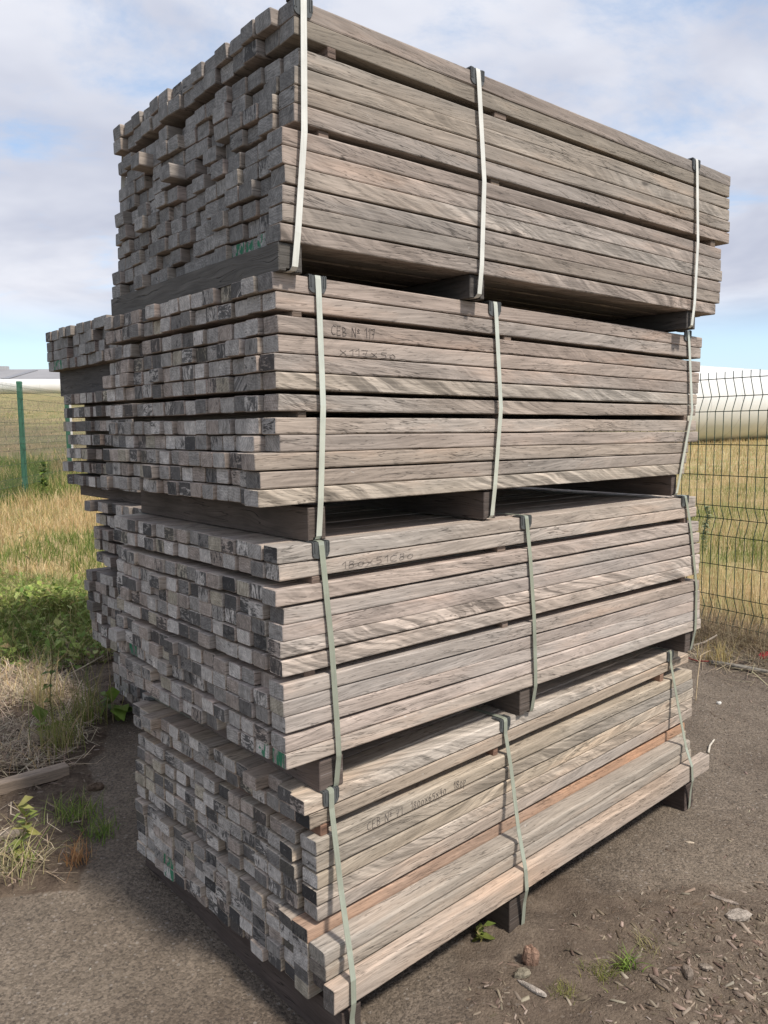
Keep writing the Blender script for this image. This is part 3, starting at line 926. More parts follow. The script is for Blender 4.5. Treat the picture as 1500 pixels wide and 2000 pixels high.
def ground_mat():
    m, t, b = new_mat('yard_ground')
    pos = t.add('ShaderNodeNewGeometry').outputs['Position']
    sl = t.attr('soil'); rb = t.attr('bark'); fd = t.attr('field')
    n1 = t.noise(pos, 1.3, 5, 0.6); n2 = t.noise(pos, 14, 5, 0.65); n3 = t.noise(pos, 90, 4, 0.7); n4 = t.noise(pos, 300, 3, 0.7)
    vo = t.add('ShaderNodeTexVoronoi', feature='F1'); t.put(vo.inputs['Vector'], pos); vo.inputs['Scale'].default_value = 150
    vo2 = t.add('ShaderNodeTexVoronoi', feature='F1'); t.put(vo2.inputs['Vector'], pos); vo2.inputs['Scale'].default_value = 62
    cellc = t.add('ShaderNodeRGBToBW'); t.put(cellc.inputs[0], vo.outputs['Color'])
    cell2 = t.add('ShaderNodeRGBToBW'); t.put(cell2.inputs[0], vo2.outputs['Color'])
    # asphalt: dusty brown-grey with pale chippings
    a = t.mix(t.step(n1, 0.35, 0.65), rgb(0.125, 0.098, 0.075), rgb(0.178, 0.145, 0.112))
    a = t.gain(a, t.step(n2, 0.25, 0.75, 0.8, 1.2, False))
    a = t.gain(a, t.step(cellc.outputs[0], 0.2, 0.8, 0.76, 1.24, False))
    chip = t.math('MULTIPLY', t.step(cell2.outputs[0], 0.70, 0.76), t.step(vo2.outputs['Distance'], 0.22, 0.36, 1.0, 0.0))
    a = t.mix(t.math('MULTIPLY', chip, 0.75), a, rgb(0.27, 0.235, 0.20))
    dark = t.step(n3, 0.52, 0.62)
    a = t.mix(t.math('MULTIPLY', dark, 0.6), a, rgb(0.05, 0.042, 0.036))
    # soil
    s_ = t.mix(t.step(n2, 0.3, 0.7), rgb(0.07, 0.05, 0.037), rgb(0.145, 0.11, 0.08))
    s_ = t.gain(s_, t.step(n3, 0.25, 0.75, 0.6, 1.4, False))
    s_ = t.mix(t.math('MULTIPLY', t.step(n4, 0.6, 0.7), 0.5), s_, rgb(0.2, 0.165, 0.13))
    # field thatch
    f_ = t.mix(t.step(n1, 0.38, 0.62), rgb(0.42, 0.32, 0.17), rgb(0.26, 0.25, 0.10))
    f_ = t.gain(f_, t.step(n2, 0.25, 0.75, 0.7, 1.25, False))
    col = t.mix(t.step(t.math('ADD', rb, t.math('MULTIPLY', t.math('SUBTRACT', n2, 0.5), 0.7)), 0.35, 0.65), a, t.mix(0.45, s_, a))
    col = t.mix(t.step(t.math('ADD', sl, t.math('MULTIPLY', t.math('SUBTRACT', n3, 0.5), 0.5)), 0.4, 0.6), col, s_)
    col = t.mix(fd, col, f_)
    t.put(b.inputs['Base Color'], col)
    b.inputs['Roughness'].default_value = 0.93
    b.inputs['Specular IOR Level'].default_value = 0.15
    h = t.math('ADD', t.math('MULTIPLY', n3, 1.0), t.math('MULTIPLY', t.math('SUBTRACT', 1.0, vo.outputs['Distance']), 0.5))
    h = t.math('ADD', h, t.math('MULTIPLY', n4, 0.5))
    t.put(b.inputs['Normal'], t.bump(h, 1.0, 0.0045))
    return m


soilA = sstep(soil_left(GX, GY), -0.04, 0.08)
soilA = np.maximum(soilA, sstep(fence_side(GX, GY) + (fbm(GX, GY, 3, 3, 8.0) - .5) * .5, -0.45, -0.1))
fieldA = np.maximum(sstep(fence_side(GX, GY), 0.3, 1.0), sstep(GY + (fbm(GX, GY, 1.2, 3, 5.) - .5) * 1.2, 4.8, 6.0) * (GX < -1.0) * (1 - 0.55 * sstep(GY, 12.5, 16)))
g_o = np_mesh('ground', vs, fs_, ground_mat(), [('soil', 'POINT', soilA.ravel()), ('bark', 'POINT', soil_right(GX, GY).ravel()), ('field', 'POINT', fieldA.ravel())], True)
tag(g_o, kind='structure')


# ------------------------------------------------------------------ vegetation helpers
def veg_mat(name, rough=0.7, trans=0.35):
    m, t, b = new_mat(name)
    c = t.attr('vcol', 'Color')
    pos = t.add('ShaderNodeNewGeometry').outputs['Position']
    f = t.step(t.noise(pos, 40, 2), 0.3, 0.7, 0.85, 1.15, False)
    c = t.gain(c, f)
    t.put(b.inputs['Base Color'], c)
    b.inputs['Roughness'].default_value = rough
    b.inputs['Specular IOR Level'].default_value = 0.2
    if trans:
        tr = t.add('ShaderNodeBsdfTranslucent'); t.put(tr.inputs[0], c)
        mx = t.add('ShaderNodeMixShader'); mx.inputs[0].default_value = trans
        t.l.new(b.outputs[0], mx.inputs[1]); t.l.new(tr.outputs[0], mx.inputs[2])
        out = [n for n in t.n if n.type == 'OUTPUT_MATERIAL'][0]
        t.l.new(mx.outputs[0], out.inputs[0])
    return m


M_GRASS = veg_mat('grass_blades', 0.75, 0.3)
M_LEAF = veg_mat('weed_leaves', 0.55, 0.3)
M_STRAW = veg_mat('dry_straw', 0.85, 0.0)


def blades(R, x, y, z, hgt, wid, lean, col, seg=3, az=None):
    """curved grass blades; returns verts, faces, vcol"""
    n = len(x)
    az = R.uniform(0, 2 * np.pi, n) if az is None else az
    tw = R.uniform(0, np.pi, n)
    lx, ly = np.cos(az), np.sin(az)
    wx_, wy_ = np.cos(tw), np.sin(tw)
    V = np.zeros((n, 2 * seg + 1, 3)); C = np.zeros((n, 2 * seg + 1, 3))
    for i in range(seg + 1):
        t = i / seg
        off = lean * hgt * t ** 1.8
        zz = z + hgt * (t - 0.35 * np.clip(lean, 0, 1.5) * t ** 2.4)
        w_ = wid * (1 - t) ** 0.7 * 0.5
        cx = x + lx * off; cy = y + ly * off
        sh = 0.8 + 0.25 * t
        if i < seg:
            V[:, 2 * i] = np.stack([cx - wx_ * w_, cy - wy_ * w_, zz], 1)
            V[:, 2 * i + 1] = np.stack([cx + wx_ * w_, cy + wy_ * w_, zz], 1)
            C[:, 2 * i] = col; C[:, 2 * i + 1] = col
        else:
            V[:, 2 * i] = np.stack([cx, cy, zz], 1); C[:, 2 * i] = col
    base = (np.arange(n) * (2 * seg + 1))[:, None]
    F = []
    for i in range(seg - 1):
        F.append(np.concatenate([base + 2 * i, base + 2 * i + 1, base + 2 * i + 3, base + 2 * i + 2], 1))
    F.append(np.concatenate([base + 2 * seg - 2, base + 2 * seg - 1, base + 2 * seg, base + 2 * seg], 1))
    F = np.stack(F, 1).reshape(-1, 4)
    return V.reshape(-1, 3), F, C.reshape(-1, 3)


def fix_tri(F):
    """split into quads and tips (degenerate quads -> tris)"""
    deg = F[:, 2] == F[:, 3]
    return F[~deg], F[deg][:, :3]


def veg_object(name, parts, mat, parent=None):
    """parts: list of (V,F,C)"""
    VV = []; Q = []; TT = []; CC = []; o = 0
    for V, F, C in parts:
        q, t = fix_tri(F)
        Q.append(q + o); TT.append(t + o); VV.append(V); CC.append(C); o += len(V)
    V = np.concatenate(VV); C = np.concatenate(CC); Q = np.concatenate(Q); TT = np.concatenate(TT)
    me = bpy.data.meshes.new(name)
    me.vertices.add(len(V)); me.vertices.foreach_set('co', V.astype(np.float32).ravel())
    me.loops.add(Q.size + TT.size)
    me.loops.foreach_set('vertex_index', np.concatenate([Q.ravel(), TT.ravel()]).astype(np.int32))
    me.polygons.add(len(Q) + len(TT))
    me.polygons.foreach_set('loop_start', np.concatenate([np.arange(len(Q)) * 4, len(Q) * 4 + np.arange(len(TT)) * 3]).astype(np.int32))
    me.update(calc_edges=True)
    a = me.attributes.new('vcol', 'FLOAT_COLOR', 'POINT')
    c = np.ones((len(C), 4), dtype=np.float32); c[:, :3] = C
    a.data.foreach_set('color', c.ravel())
    me.materials.append(mat)
    ob = bpy.data.objects.new(name, me); COL.objects.link(ob)
    if parent: ob.parent = parent
    return ob


def leaves(R, x, y, z, size, col, tilt=0.6):
    """pointed folded leaves, two quads each"""
    n = len(x)
    az = R.uniform(0, 2 * np.pi, n); el = R.normal(0.15, tilt, n)
    dx_, dy_, dz_ = np.cos(az) * np.cos(el), np.sin(az) * np.cos(el), np.sin(el)
    sx_, sy_ = -np.sin(az), np.cos(az)
    P = np.stack([x, y, z], 1); D = np.stack([dx_, dy_, dz_], 1); Sd = np.stack([sx_, sy_, R.normal(0, .2, n)], 1)
    s = size[:, None]
    up_ = np.array([0, 0, 1.0])
    V = np.zeros((n, 6, 3))
    V[:, 0] = P; V[:, 1] = P + D * s * 0.45 + Sd * s * 0.30 + up_ * s * 0.08
    V[:, 2] = P + D * s * 0.5; V[:, 3] = P + D * s * 0.45 - Sd * s * 0.30 + up_ * s * 0.08
    V[:, 4] = P + D * s - up_ * s * 0.12; V[:, 5] = P + D * s * 0.8
    b = (np.arange(n) * 6)[:, None]
    F = np.stack([np.concatenate([b, b + 2, b + 1, b + 1], 1), np.concatenate([b, b + 3, b + 2, b + 2], 1),
                  np.concatenate([b + 1, b + 2, b + 5, b + 4], 1), np.concatenate([b + 2, b + 3, b + 4, b + 5], 1)], 1).reshape(-1, 4)
    C = np.repeat(col[:, None, :], 6, 1).reshape(-1, 3)
    return V.reshape(-1, 3), F, C


def pal(R, n, cols, wts, j=0.18):
    cols = np.array(cols)
    c = cols[R.choice(len(cols), n, p=np.array(wts) / np.sum(wts))]
    return np.clip(c * (1 + R.uniform(-j, j, (n, 1))) * (1 + R.uniform(-0.06, 0.06, (n, 3))), 0.005, 1)


DRY = [(0.60, 0.45, 0.23), (0.52, 0.39, 0.20), (0.68, 0.54, 0.32), (0.43, 0.31, 0.155)]
GRN = [(0.16, 0.21, 0.05), (0.11, 0.165, 0.04), (0.22, 0.26, 0.07), (0.28, 0.28, 0.10)]
R_ = np.random.RandomState(3)


def sample(n, x0, x1, y0, y1, keep):
    x = R_.uniform(x0, x1, n); y = R_.uniform(y0, y1, n)
    k = keep(x, y) > R_.uniform(0, 1, n)
    return x[k], y[k]


def in_rear(x, y):
    """footprint of the stacks, where nothing grows"""
    u = x * UX + y * UY; v = -x * UY + y * UX
    return ((u > 1.42) & (u < 3.5) & (v > 2.9) & (v < 4.62)) | ((u > 0.9) & (u < 2.9) & (v > 1.3) & (v < 2.5))


# --- left field: dry and green grass in patches
def left_keep(x, y):
    k = sstep(y + (fbm(x, y, 1.1, 3, 3.) - 0.5) * 1.0, 4.35, 5.0) * (x < -1.2 + 0 * y) * (-x / y < 0.62) * (-x / y > 0.20)
    return k * ~in_rear(x, y)


x, y = sample(90000, -9.5, -1.2, 4.2, 15.5, left_keep)
gp = fbm(x, y, 0.75, 3, 11.0)
green = (gp > 0.485) | ((y < 6.8) & (gp > 0.36))
n = len(x)
c = np.where(green[:, None], pal(R_, n, GRN + DRY[:1], [3, 3, 3, 2, 1.2]), pal(R_, n, DRY + GRN[2:], [4, 3, 3, 2, .6, .6]))
hg = R_.uniform(0.07, 0.25, n) * (0.75 + 0.5 * fbm(x, y, 0.5, 2, 9.))
hg = np.where(y > 10.5, hg * 1.5, hg)
p1 = blades(R_, x, y, height(x, y, False) - 0.01, hg, R_.uniform(0.004, 0.009, n) * (0.7 + y / 14), np.abs(R_.normal(0.35, 0.3, n)), c)
o = veg_object('dry_grass', [p1], M_GRASS)
tag(o, 'long dry yellow grass patched with green covering the bank at the left', 'grass', kind='stuff')

# --- bramble thicket in front of the rear stack
def hum(x, y):
    return 0.22 * np.exp(-(((x + 2.6) / 0.95) ** 2 + ((y - 5.55) / 0.75) ** 2)) + 0.16 * np.exp(-(((x + 3.6) / 0.9) ** 2 + ((y - 6.3) / 0.8) ** 2)) + 0.10 * np.exp(-(((x + 1.9) / 0.4) ** 2 + ((y - 4.75) / 0.35) ** 2))


x, y = sample(60000, -4.6, -1.55, 4.25, 7.2, lambda x, y: np.clip(hum(x, y) * 4.2, 0, 1) * sstep(fbm(x, y, 2.5, 3, 6.), 0.3, 0.55) * ~in_rear(x, y))
x = x[:7000]; y = y[:7000]; n = len(x)
z = height(x, y, False) + hum(x, y) * np.sqrt(R_.uniform(0.05, 1, n)) * (0.6 + 0.8 * fbm(x, y, 3.0, 3, 8.))
c = pal(R_, n, [(0.25, 0.34, 0.08), (0.17, 0.26, 0.06), (0.34, 0.41, 0.10), (0.42, 0.44, 0.15), (0.44, 0.33, 0.15)], [4, 2, 3, 2.5, .6])
pl = leaves(R_, x, y, z, R_.uniform(0.022, 0.085, n) * R_.uniform(.6, 1.1, n), c)
m_ = 4200
k = R_.choice(n, m_)
pb = blades(R_, x[k], y[k], height(x[k], y[k], False), hum(x[k], y[k]) * 1.2 + 0.12, np.full(m_, .005), R_.uniform(.3, 1.2, m_), pal(R_, m_, GRN + [(0.22, .15, .08), (.55, .44, .25)], [2, 2, 2, 2, 1, 1.5]))
o = veg_object('bramble_thicket', [pl, pb], M_LEAF)
tag(o, 'low green bramble thicket at the foot of the bank beside the rear stack', 'brambles', kind='stuff')

# --- straw and dead stalks on the soil
def straw_keep(x, y):
    s = sstep(soil_left(x, y), 0.02, 0.3)
    far = sstep(y, 2.6, 3.4) * 0.75 + 0.25
    return s * far * sstep(fbm(x, y, 2.3, 3, 13.), 0.28, 0.6) * ~in_rear(x, y) * (y < 5.2) * (-x / y < 0.6) * (1 - 0.9 * (y < 3.05) * (y > 2.5))


x, y = sample(36000, -3.2, -0.85, 2.1, 5.2, straw_keep)
n = len(x)
c = pal(R_, n, [(0.46, 0.365, 0.25), (0.36, 0.285, 0.20), (0.54, 0.45, 0.33), (0.26, 0.19, 0.135)], [3, 3, 2, 2])
ln_ = R_.uniform(0.05, 0.2, n)
def flat_stalks(x, y, z, ln_, wid, c, tilt):
    n = len(x); a = R_.uniform(0, 2 * np.pi, n)
    dx_, dy_ = np.cos(a) * ln_ / 2, np.sin(a) * ln_ / 2
    dz1, dz2 = R_.normal(0, tilt, n) * ln_, R_.normal(0, tilt, n) * ln_
    wx_, wy_ = -np.sin(a) * wid, np.cos(a) * wid
    kx, ky = R_.normal(0, .12, n) * ln_, R_.normal(0, .12, n) * ln_
    V = np.stack([np.stack([x - dx_ - wx_, y - dy_ - wy_, z + np.abs(dz1)], 1), np.stack([x - dx_ + wx_, y - dy_ + wy_, z + np.abs(dz1)], 1),
                  np.stack([x + kx + wx_, y + ky + wy_, z + .006], 1), np.stack([x + kx - wx_, y + ky - wy_, z + .006], 1),
                  np.stack([x + dx_ + wx_ * .6, y + dy_ + wy_ * .6, z + np.abs(dz2)], 1), np.stack([x + dx_ - wx_ * .6, y + dy_ - wy_ * .6, z + np.abs(dz2)], 1)], 1)
    b = (np.arange(n) * 6)[:, None]
    F = np.stack([np.concatenate([b, b + 1, b + 2, b + 3], 1), np.concatenate([b + 3, b + 2, b + 4, b + 5], 1)], 1).reshape(-1, 4)
    return V.reshape(-1, 3), F, np.repeat(c[:, None, :], 6, 1).reshape(-1, 3)


p1 = flat_stalks(x, y, height(x, y) + R_.uniform(0.002, 0.03, n), ln_, R_.uniform(.0008, .002, n), c, 0.18)
x, y = sample(5200, -3.2, -0.9, 2.5, 5.0, lambda x, y: straw_keep(x, y) * sstep(fbm(x, y, 3.2, 2, 21.), 0.5, 0.62))
n = len(x)
p2 = blades(R_, x, y, height(x, y), R_.uniform(.04, .17, n), R_.uniform(.002, .0042, n), np.abs(R_.normal(.6, .4, n)), pal(R_, n, DRY + GRN[2:3], [3, 3, 3, 2, .8]))
o = veg_object('straw_litter', [p1, p2], M_STRAW)
tag(o, 'grey brown straw and dead stalks littering the soil left of the stacks', 'straw', kind='stuff')

# --- meadow beyond the right fence
def right_keep(x, y):
    f = fence_side(x, y)
    return sstep(f, -0.15, 0.25) * (x / y > 0.33) * (x / y < 0.62)


x, y = sample(150000, 1.4, 12, 4.2, 20, lambda x, y: right_keep(x, y) * np.clip(9.0 / y ** 1.3, 0, 1))
n = len(x)
gp = fbm(x, y, 0.55, 3, 31.)
gp = gp + 0.16 * np.exp(-((y - 8.6) / 1.3) ** 2)
green = gp > 0.56
c = np.where(green[:, None], pal(R_, n, GRN + DRY[:2], [2, 2, 3, 3, 1.5, 1]), pal(R_, n, DRY + GRN[3:], [4, 3, 3, 2, .6]))
hg = R_.uniform(.10, .38, n) * (0.6 + 0.7 * fbm(x, y, .6, 2, 41.))
p1 = blades(R_, x, y, height(x, y, False) - 0.01, hg, R_.uniform(.0032, .007, n) * (.75 + y / 22), np.abs(R_.normal(.25, .22, n)), c)
x, y = sample(60000, 6, 42, 19, 62, lambda x, y: right_keep(x, y))
n = len(x)
gp = fbm(x, y, 0.16, 3, 51.)
c = np.where((gp > .55)[:, None], pal(R_, n, GRN[2:] + DRY[:2], [2, 3, 2, 2]), pal(R_, n, DRY + GRN[3:], [4, 3, 3, 2, 1]))
p2 = blades(R_, x, y, height(x, y, False), R_.uniform(.12, .35, n), R_.uniform(.012, .028, n), np.abs(R_.normal(.25, .2, n)), c, 2)
o = veg_object('meadow_grass', [p1, p2], M_GRASS)
tag(o, 'tall straw coloured meadow grass beyond the wire fence at the right', 'grass', kind='stuff')
# far left field seen through the fence
x, y = sample(42000, -34, -3, 14, 62, lambda x, y: (-x / y < .6) * (-x / y > .28) * 1.0)
n = len(x)
gp = fbm(x, y, 0.14, 3, 61.)
c = np.where((gp > .6)[:, None], pal(R_, n, GRN[2:] + DRY[:2], [2, 2, 3, 3]), pal(R_, n, [(.38, .31, .22), (.32, .26, .185), (.46, .37, .24)], [3, 3, 1]))
p2 = blades(R_, x, y, height(x, y, False), R_.uniform(.05, .18, n), R_.uniform(.015, .035, n), np.abs(R_.normal(.3, .2, n)), c, 2)
o = veg_object('field_grass', [p2], M_GRASS)
tag(o, 'short tan stubble on the rising field beyond the left fence', 'grass', kind='stuff')

# --- dead grass fringe along the fence foot
tt = R_.uniform(-0.6, 1.2, 5200)
dd = R_.normal(-0.10, 0.14, 5200)
x = FO[0] + FT[0] * tt + FN[0] * dd; y = FO[1] + FT[1] * tt + FN[1] * dd
n = len(x)
c = pal(R_, n, [(0.33, 0.25, 0.15), (0.24, 0.18, 0.11), (0.42, 0.34, 0.21), (0.15, 0.11, 0.07)], [3, 3, 2, 1])
p1 = blades(R_, x, y, height(x, y), R_.uniform(.05, .24, n), R_.uniform(.002, .004, n), np.abs(R_.normal(.9, .6, n)), c)
tt = R_.uniform(-0.8, 1.0, 1500); dd = R_.normal(-0.32, 0.16, 1500)
x = FO[0] + FT[0] * tt + FN[0] * dd; y = FO[1] + FT[1] * tt + FN[1] * dd
n = len(x)
p2 = flat_stalks(x, y, height(x, y) + R_.uniform(.002, .02, n), R_.uniform(.06, .28, n), R_.uniform(.0008, .002, n), pal(R_, n, [(0.36, 0.3, 0.2), (0.26, .2, .14)], [1, 1]), .12)
o = veg_object('fence_litter', [p1, p2], M_STRAW)
tag(o, 'dead tangled grass along the foot of the right fence', 'dead grass', kind='stuff')


# --- tufts and single weeds
def tuft(label, x, y, n, h, spread, cols, wts, lean=0.5, wid=0.004, cat='grass tuft', name='grass_tuft'):
    bx = x + R_.normal(0, spread, n); by = y + R_.normal(0, spread, n)
    V, F, C = blades(R_, bx, by, height(bx, by) - 0.003, R_.uniform(.4, 1, n) * h, R_.uniform(.6, 1.2, n) * wid, np.abs(R_.normal(lean, .3, n)), pal(R_, n, cols, wts), 4)
    z0 = float(height(x, y))
    V = V - np.array([x, y, z0])
    o = veg_object(name, [(V, F, C)], M_GRASS)
    o.location = (x, y, z0)
    return tag(o, label, cat)


YG = [(0.20, 0.27, 0.06), (0.14, 0.21, 0.045), (0.30, 0.32, 0.11), (0.40, 0.34, 0.17)]
tuft('feathery bright green tuft between the half buried plank and the asphalt', -1.12, 2.70, 130, .12, .045, YG, [4, 3, 2, 1], .7)
tuft('small green tuft nearest the foot of the near stack, right of the feathery one', -1.0, 2.60, 90, .09, .03, YG, [3, 4, 1, .5], .7)
tuft('sprawling pale grass with long bleached blades at the left picture edge', -1.18, 2.33, 110, .2, .04, [(0.42, .36, .22), (.34, .30, .16), (.2, .25, .06)], [3, 2, 1.4], 1.1, .0035)
tuft('dry orange brown tuft at the edge of the asphalt', -1.0, 2.42, 70, .11, .02, [(0.38, .2, .09), (.45, .29, .15)], [2, 1], .6, .0035)
tuft('tall yellow green grass clump standing above the end of the half buried plank', -1.42, 3.28, 150, .3, .05, [(0.3, .28, .11), (.2, .23, .06), (.42, .34, .18)], [3, 3, 2], .3)
tuft('tall thin clump of dry stems left of the rear stack foot', -1.74, 3.85, 120, .36, .05, [(0.42, .34, .18), (.34, .27, .14), (.2, .21, .06)], [3, 2, 1], .25, .0035)
tuft('upright stalks beside the rear stack foot, touching its lowest bundle', -1.42, 3.62, 120, .4, .045, [(0.36, .29, .15), (.25, .24, .08), (.14, .2, .04)], [2, 2, 2], .25, .004)
tuft('largest green tuft in the bark litter at the lower right', .64, 1.97, 46, .075, .016, YG, [4, 3, 2, .5], .9, .005)
tuft('low mossy yellow green tuft left of the largest one', .565, 1.94, 120, .04, .022, [(0.24, .24, .07), (.17, .19, .05)], [1, 1], .7, .0025)
tuft('tiny mossy tuft nearest the fallen grey stick', .45, 1.87, 100, .035, .02, [(0.26, .25, .09), (.2, .2, .06)], [1, 1], .7, .0025)
tuft('faint grass sprig behind the largest tuft', .72, 2.05, 40, .06, .02, [(0.26, .24, .1), (.32, .28, .15)], [1, 1], .8, .003)
tuft('dry yellow tuft at the dark edge of the yard by the right fence', 2.02, 4.66, 110, .2, .05, [(0.46, .36, .16), (.38, .3, .13)], [1, 1], .45, .004)


def weed(label, x, y, h, n, col, size, seed, cat='weed', flat=False):
    R = np.random.RandomState(seed)
    z0 = float(height(x, y))
    root = empty('weed', (x, y, z0))
    tag(root, label, cat)
    pts = [(0.02 * math.sin(i * 1.3 + seed) * i / 6, 0.015 * math.cos(i * 1.7) * i / 6, h * i / 6) for i in range(7)]
    mb = MB(); mb.cur = ((0.2, 0.16, 0.07), (0, 0, 0), 0, 0)
    mb.loft([[(px + r * math.cos(a), py + r * math.sin(a), pz) for a in (0, 2.1, 4.2)] for (px, py, pz), r in zip(pts, np.linspace(.004, .0012, 7))], 0, (0, 0))
    mb.build('stem', M_STEM, root)
    t = R.uniform(0.08, 1, n)
    lx = np.interp(t, np.linspace(0, 1, 7), [p[0] for p in pts]); ly = np.interp(t, np.linspace(0, 1, 7), [p[1] for p in pts])
    V = leaves(R, lx, ly, t * h, R.uniform(.6, 1.1, n) * size, pal(R, n, col, [1] * len(col)), 0.5)
    veg_object('foliage', [V], M_LEAF, root)


M_STEM = plain('weed_stem', (0.17, 0.14, 0.06), 0.7, 0.2, 0.2, 40, 0)
GL = [(0.13, .2, .045), (.09, .155, .035), (.2, .24, .06)]
weed('small broad leaved seedling close under the middle of the jutting beam', .26, 2.07, .06, 7, [(0.2, .24, .06), (.16, .2, .05)], .05, 1)
weed('tall thin brown weed rising through the straw in front of the rear stack', -1.5, 3.42, .52, 16, GL, .05, 2)
weed('leafy yellow green weed leaning at the left picture edge', -1.17, 2.40, .2, 26, [(0.24, .28, .07), (.3, .3, .1)], .055, 3)
weed('low broad leaved plant hugging the foot of the lowest rear bundle', -1.33, 3.72, .1, 12, [(0.18, .26, .05), (.14, .21, .04)], .13, 4)
weed('low sword leaved plant in the straw left of the upright stalks', -1.55, 3.45, .06, 9, [(0.2, .27, .06)], .15, 5)
weed('tall dry stalk standing alone on the yellow bank', -3.05, 6.6, .75, 14, [(0.2, .22, .07), (.3, .26, .12)], .06, 6)
weed('dark leafy weed at the foot of the green fence post', -4.9, 11.3, .6, 90, GL, .1, 7)
weed('grey green weed behind the right fence beside the stack', 3.55, 8.6, .5, 130, [(0.3, .33, .19), (.24, .27, .15)], .06, 8)


# ------------------------------------------------------------------ bark, chips, stones
def chunk(name, label, cat, x, y, l, wd, h, col, seed, rz=0.0, sink=0.2, ridged=False, group=None):
    """irregular flattened fragment: a displaced low-poly ellipsoid"""
    R = np.random.RandomState(seed)
    nu, nv = 12, 7
    V = []; 
    ph = R.uniform(0, 6, 6)
    for i in range(nv + 1):
        a = math.pi * i / nv - math.pi / 2
        for j in range(nu):
            b = 2 * math.pi * j / nu
            k = 1 + 0.16 * math.sin(2 * b + ph[0]) + 0.1 * math.sin(3 * b + ph[1]) + R.uniform(-.09, .09)
            ca = abs(math.cos(a)) ** 0.6
            zz = math.copysign(abs(math.sin(a)) ** 0.75, math.sin(a))
            V.append((l / 2 * ca * math.cos(b) * k, wd / 2 * ca * math.sin(b) * k, h / 2 * zz * (1 + R.uniform(-.18, .18))))
    F = [(i * nu + j, i * nu + (j + 1) % nu, (i + 1) * nu + (j + 1) % nu, (i + 1) * nu + j) for i in range(nv) for j in range(nu)]
    me = bpy.data.meshes.new(name); me.from_pydata(V, [], F)
    me.materials.append(plain('rough_' + name, col, 0.9, 0.15, 0.45, 70 if not ridged else 120, 0.9, 0.004))
    o = bpy.data.objects.new(name, me); COL.objects.link(o)
    o.location = (x, y, float(height(x, y)) + h * (0.5 - sink)); o.rotation_euler = (R.normal(0, .08), R.normal(0, .08), rz)
    return tag(o, label, cat, group)


chunk('bark_piece', 'round pale grey bark slab, the largest fragment at the lower right', 'bark', 1.03, 2.17, .074, .05, .022, (0.30, .26, .22), 1, .4)
chunk('bark_piece', 'flat curled bark flake just behind the round pale slab', 'bark', 1.02, 2.245, .075, .018, .008, (0.24, .2, .165), 2, -.5)
chunk('stone', 'reddish brown rough lump under the middle of the jutting beam', 'stone', .385, 1.985, .042, .04, .055, (0.25, .16, .115), 3, .3)
chunk('stone', 'low greenish grey lump in front of the reddish one', 'stone', .352, 1.925, .05, .03, .02, (0.2, .175, .13), 4, .2)
chunk('stick', 'pale grey stick lying alone at the bottom edge of the bark litter', 'stick', .368, 1.868, .075, .017, .014, (0.33, .29, .25), 5, -.75)
chunk('bark_piece', 'dark split bark sliver right of the pale grey stick', 'bark', .70, 1.89, .078, .015, .012, (0.17, .135, .105), 6, -1.0)
chunk('bark_piece', 'knobbly brown bark lump between the tufts and the round slab', 'bark', .79, 1.93, .05, .03, .02, (0.19, .155, .125), 7, 1.2)
chunk('bark_piece', 'curved ribbed bark scrap right of the knobbly lump', 'bark', .845, 1.955, .04, .02, .012, (0.25, .21, .17), 8, -.9)
chunk('wood_chip', 'single cream wood chip lying on the bare yard right of the beam', 'wood chip', 1.05, 2.585, .028, .012, .006, (0.5, .42, .32), 9, -.4)
chunk('bark_piece', 'upright oblong bark crumb in front of the round slab', 'bark', .925, 2.065, .03, .015, .012, (0.24, .19, .15), 10, 1.1)
chunk('stone', 'small white pebble by the foot of the bottom bundle far end', 'stone', 1.73, 3.95, .024, .02, .016, (0.6, .58, .54), 11)
chunk('stone', 'brown clod half sunk at the asphalt edge beside the soil', 'stone', -1.14, 2.95, .06, .05, .03, (0.12, .085, .06), 12, .4)


def stick(label, pts, r, col, name='stick', cat='stick'):
    mb = MB()
    n = 6
    rings = []
    for i, (a, b, c_) in enumerate(pts):
        z = float(height(a, b)) + c_
        rr = r * (1 - 0.35 * i / len(pts))
        p0 = pts[max(0, i - 1)]; p1_ = pts[min(len(pts) - 1, i + 1)]
        d = math.atan2(p1_[1] - p0[1], p1_[0] - p0[0])
        rings.append([(a - math.sin(d) * rr * math.cos(k), b + math.cos(d) * rr * math.cos(k), z + rr * math.sin(k)) for k in np.arange(n) * 2 * math.pi / n])
    mb.loft(rings, 0, (0, 0))
    o = mb.build(name, plain('twig', col, 0.85, 0.2, 0.3, 60, 0.3), None, True)
    return tag(o, label, cat)


stick('pale forked white splinter on the dark yard beyond the beam', [(1.42, 3.33, .006), (1.455, 3.40, .008), (1.50, 3.46, .008)], .005, (0.55, .5, .42), 'splinter', 'splinter')
stick('thin bent dry stalk rising from the dark yard near the fence', [(1.63, 4.0, .0), (1.66, 4.06, .1), (1.75, 4.25, .17), (1.88, 4.42, .15)], .003, (0.36, .28, .18), 'stalk', 'stalk')
stick('broken root crossing the straw before the right fence', [(1.95, 4.95, .01), (2.05, 4.92, .05), (2.14, 4.95, .08)], .008, (0.4, .34, .28), 'root', 'root')
stick('long weathered branch lying at the right edge by the fence', [(1.96, 4.62, .015), (2.1, 4.50, .02), (2.25, 4.36, .02), (2.6, 4.1, .02)], .016, (0.22, .2, .17), 'branch', 'branch')
stick('pale straight stalk among the straw in front of the bramble', [(-1.78, 4.25, .02), (-1.70, 4.34, .06), (-1.62, 4.40, .1)], .005, (0.45, .38, .27), 'stalk', 'stalk')
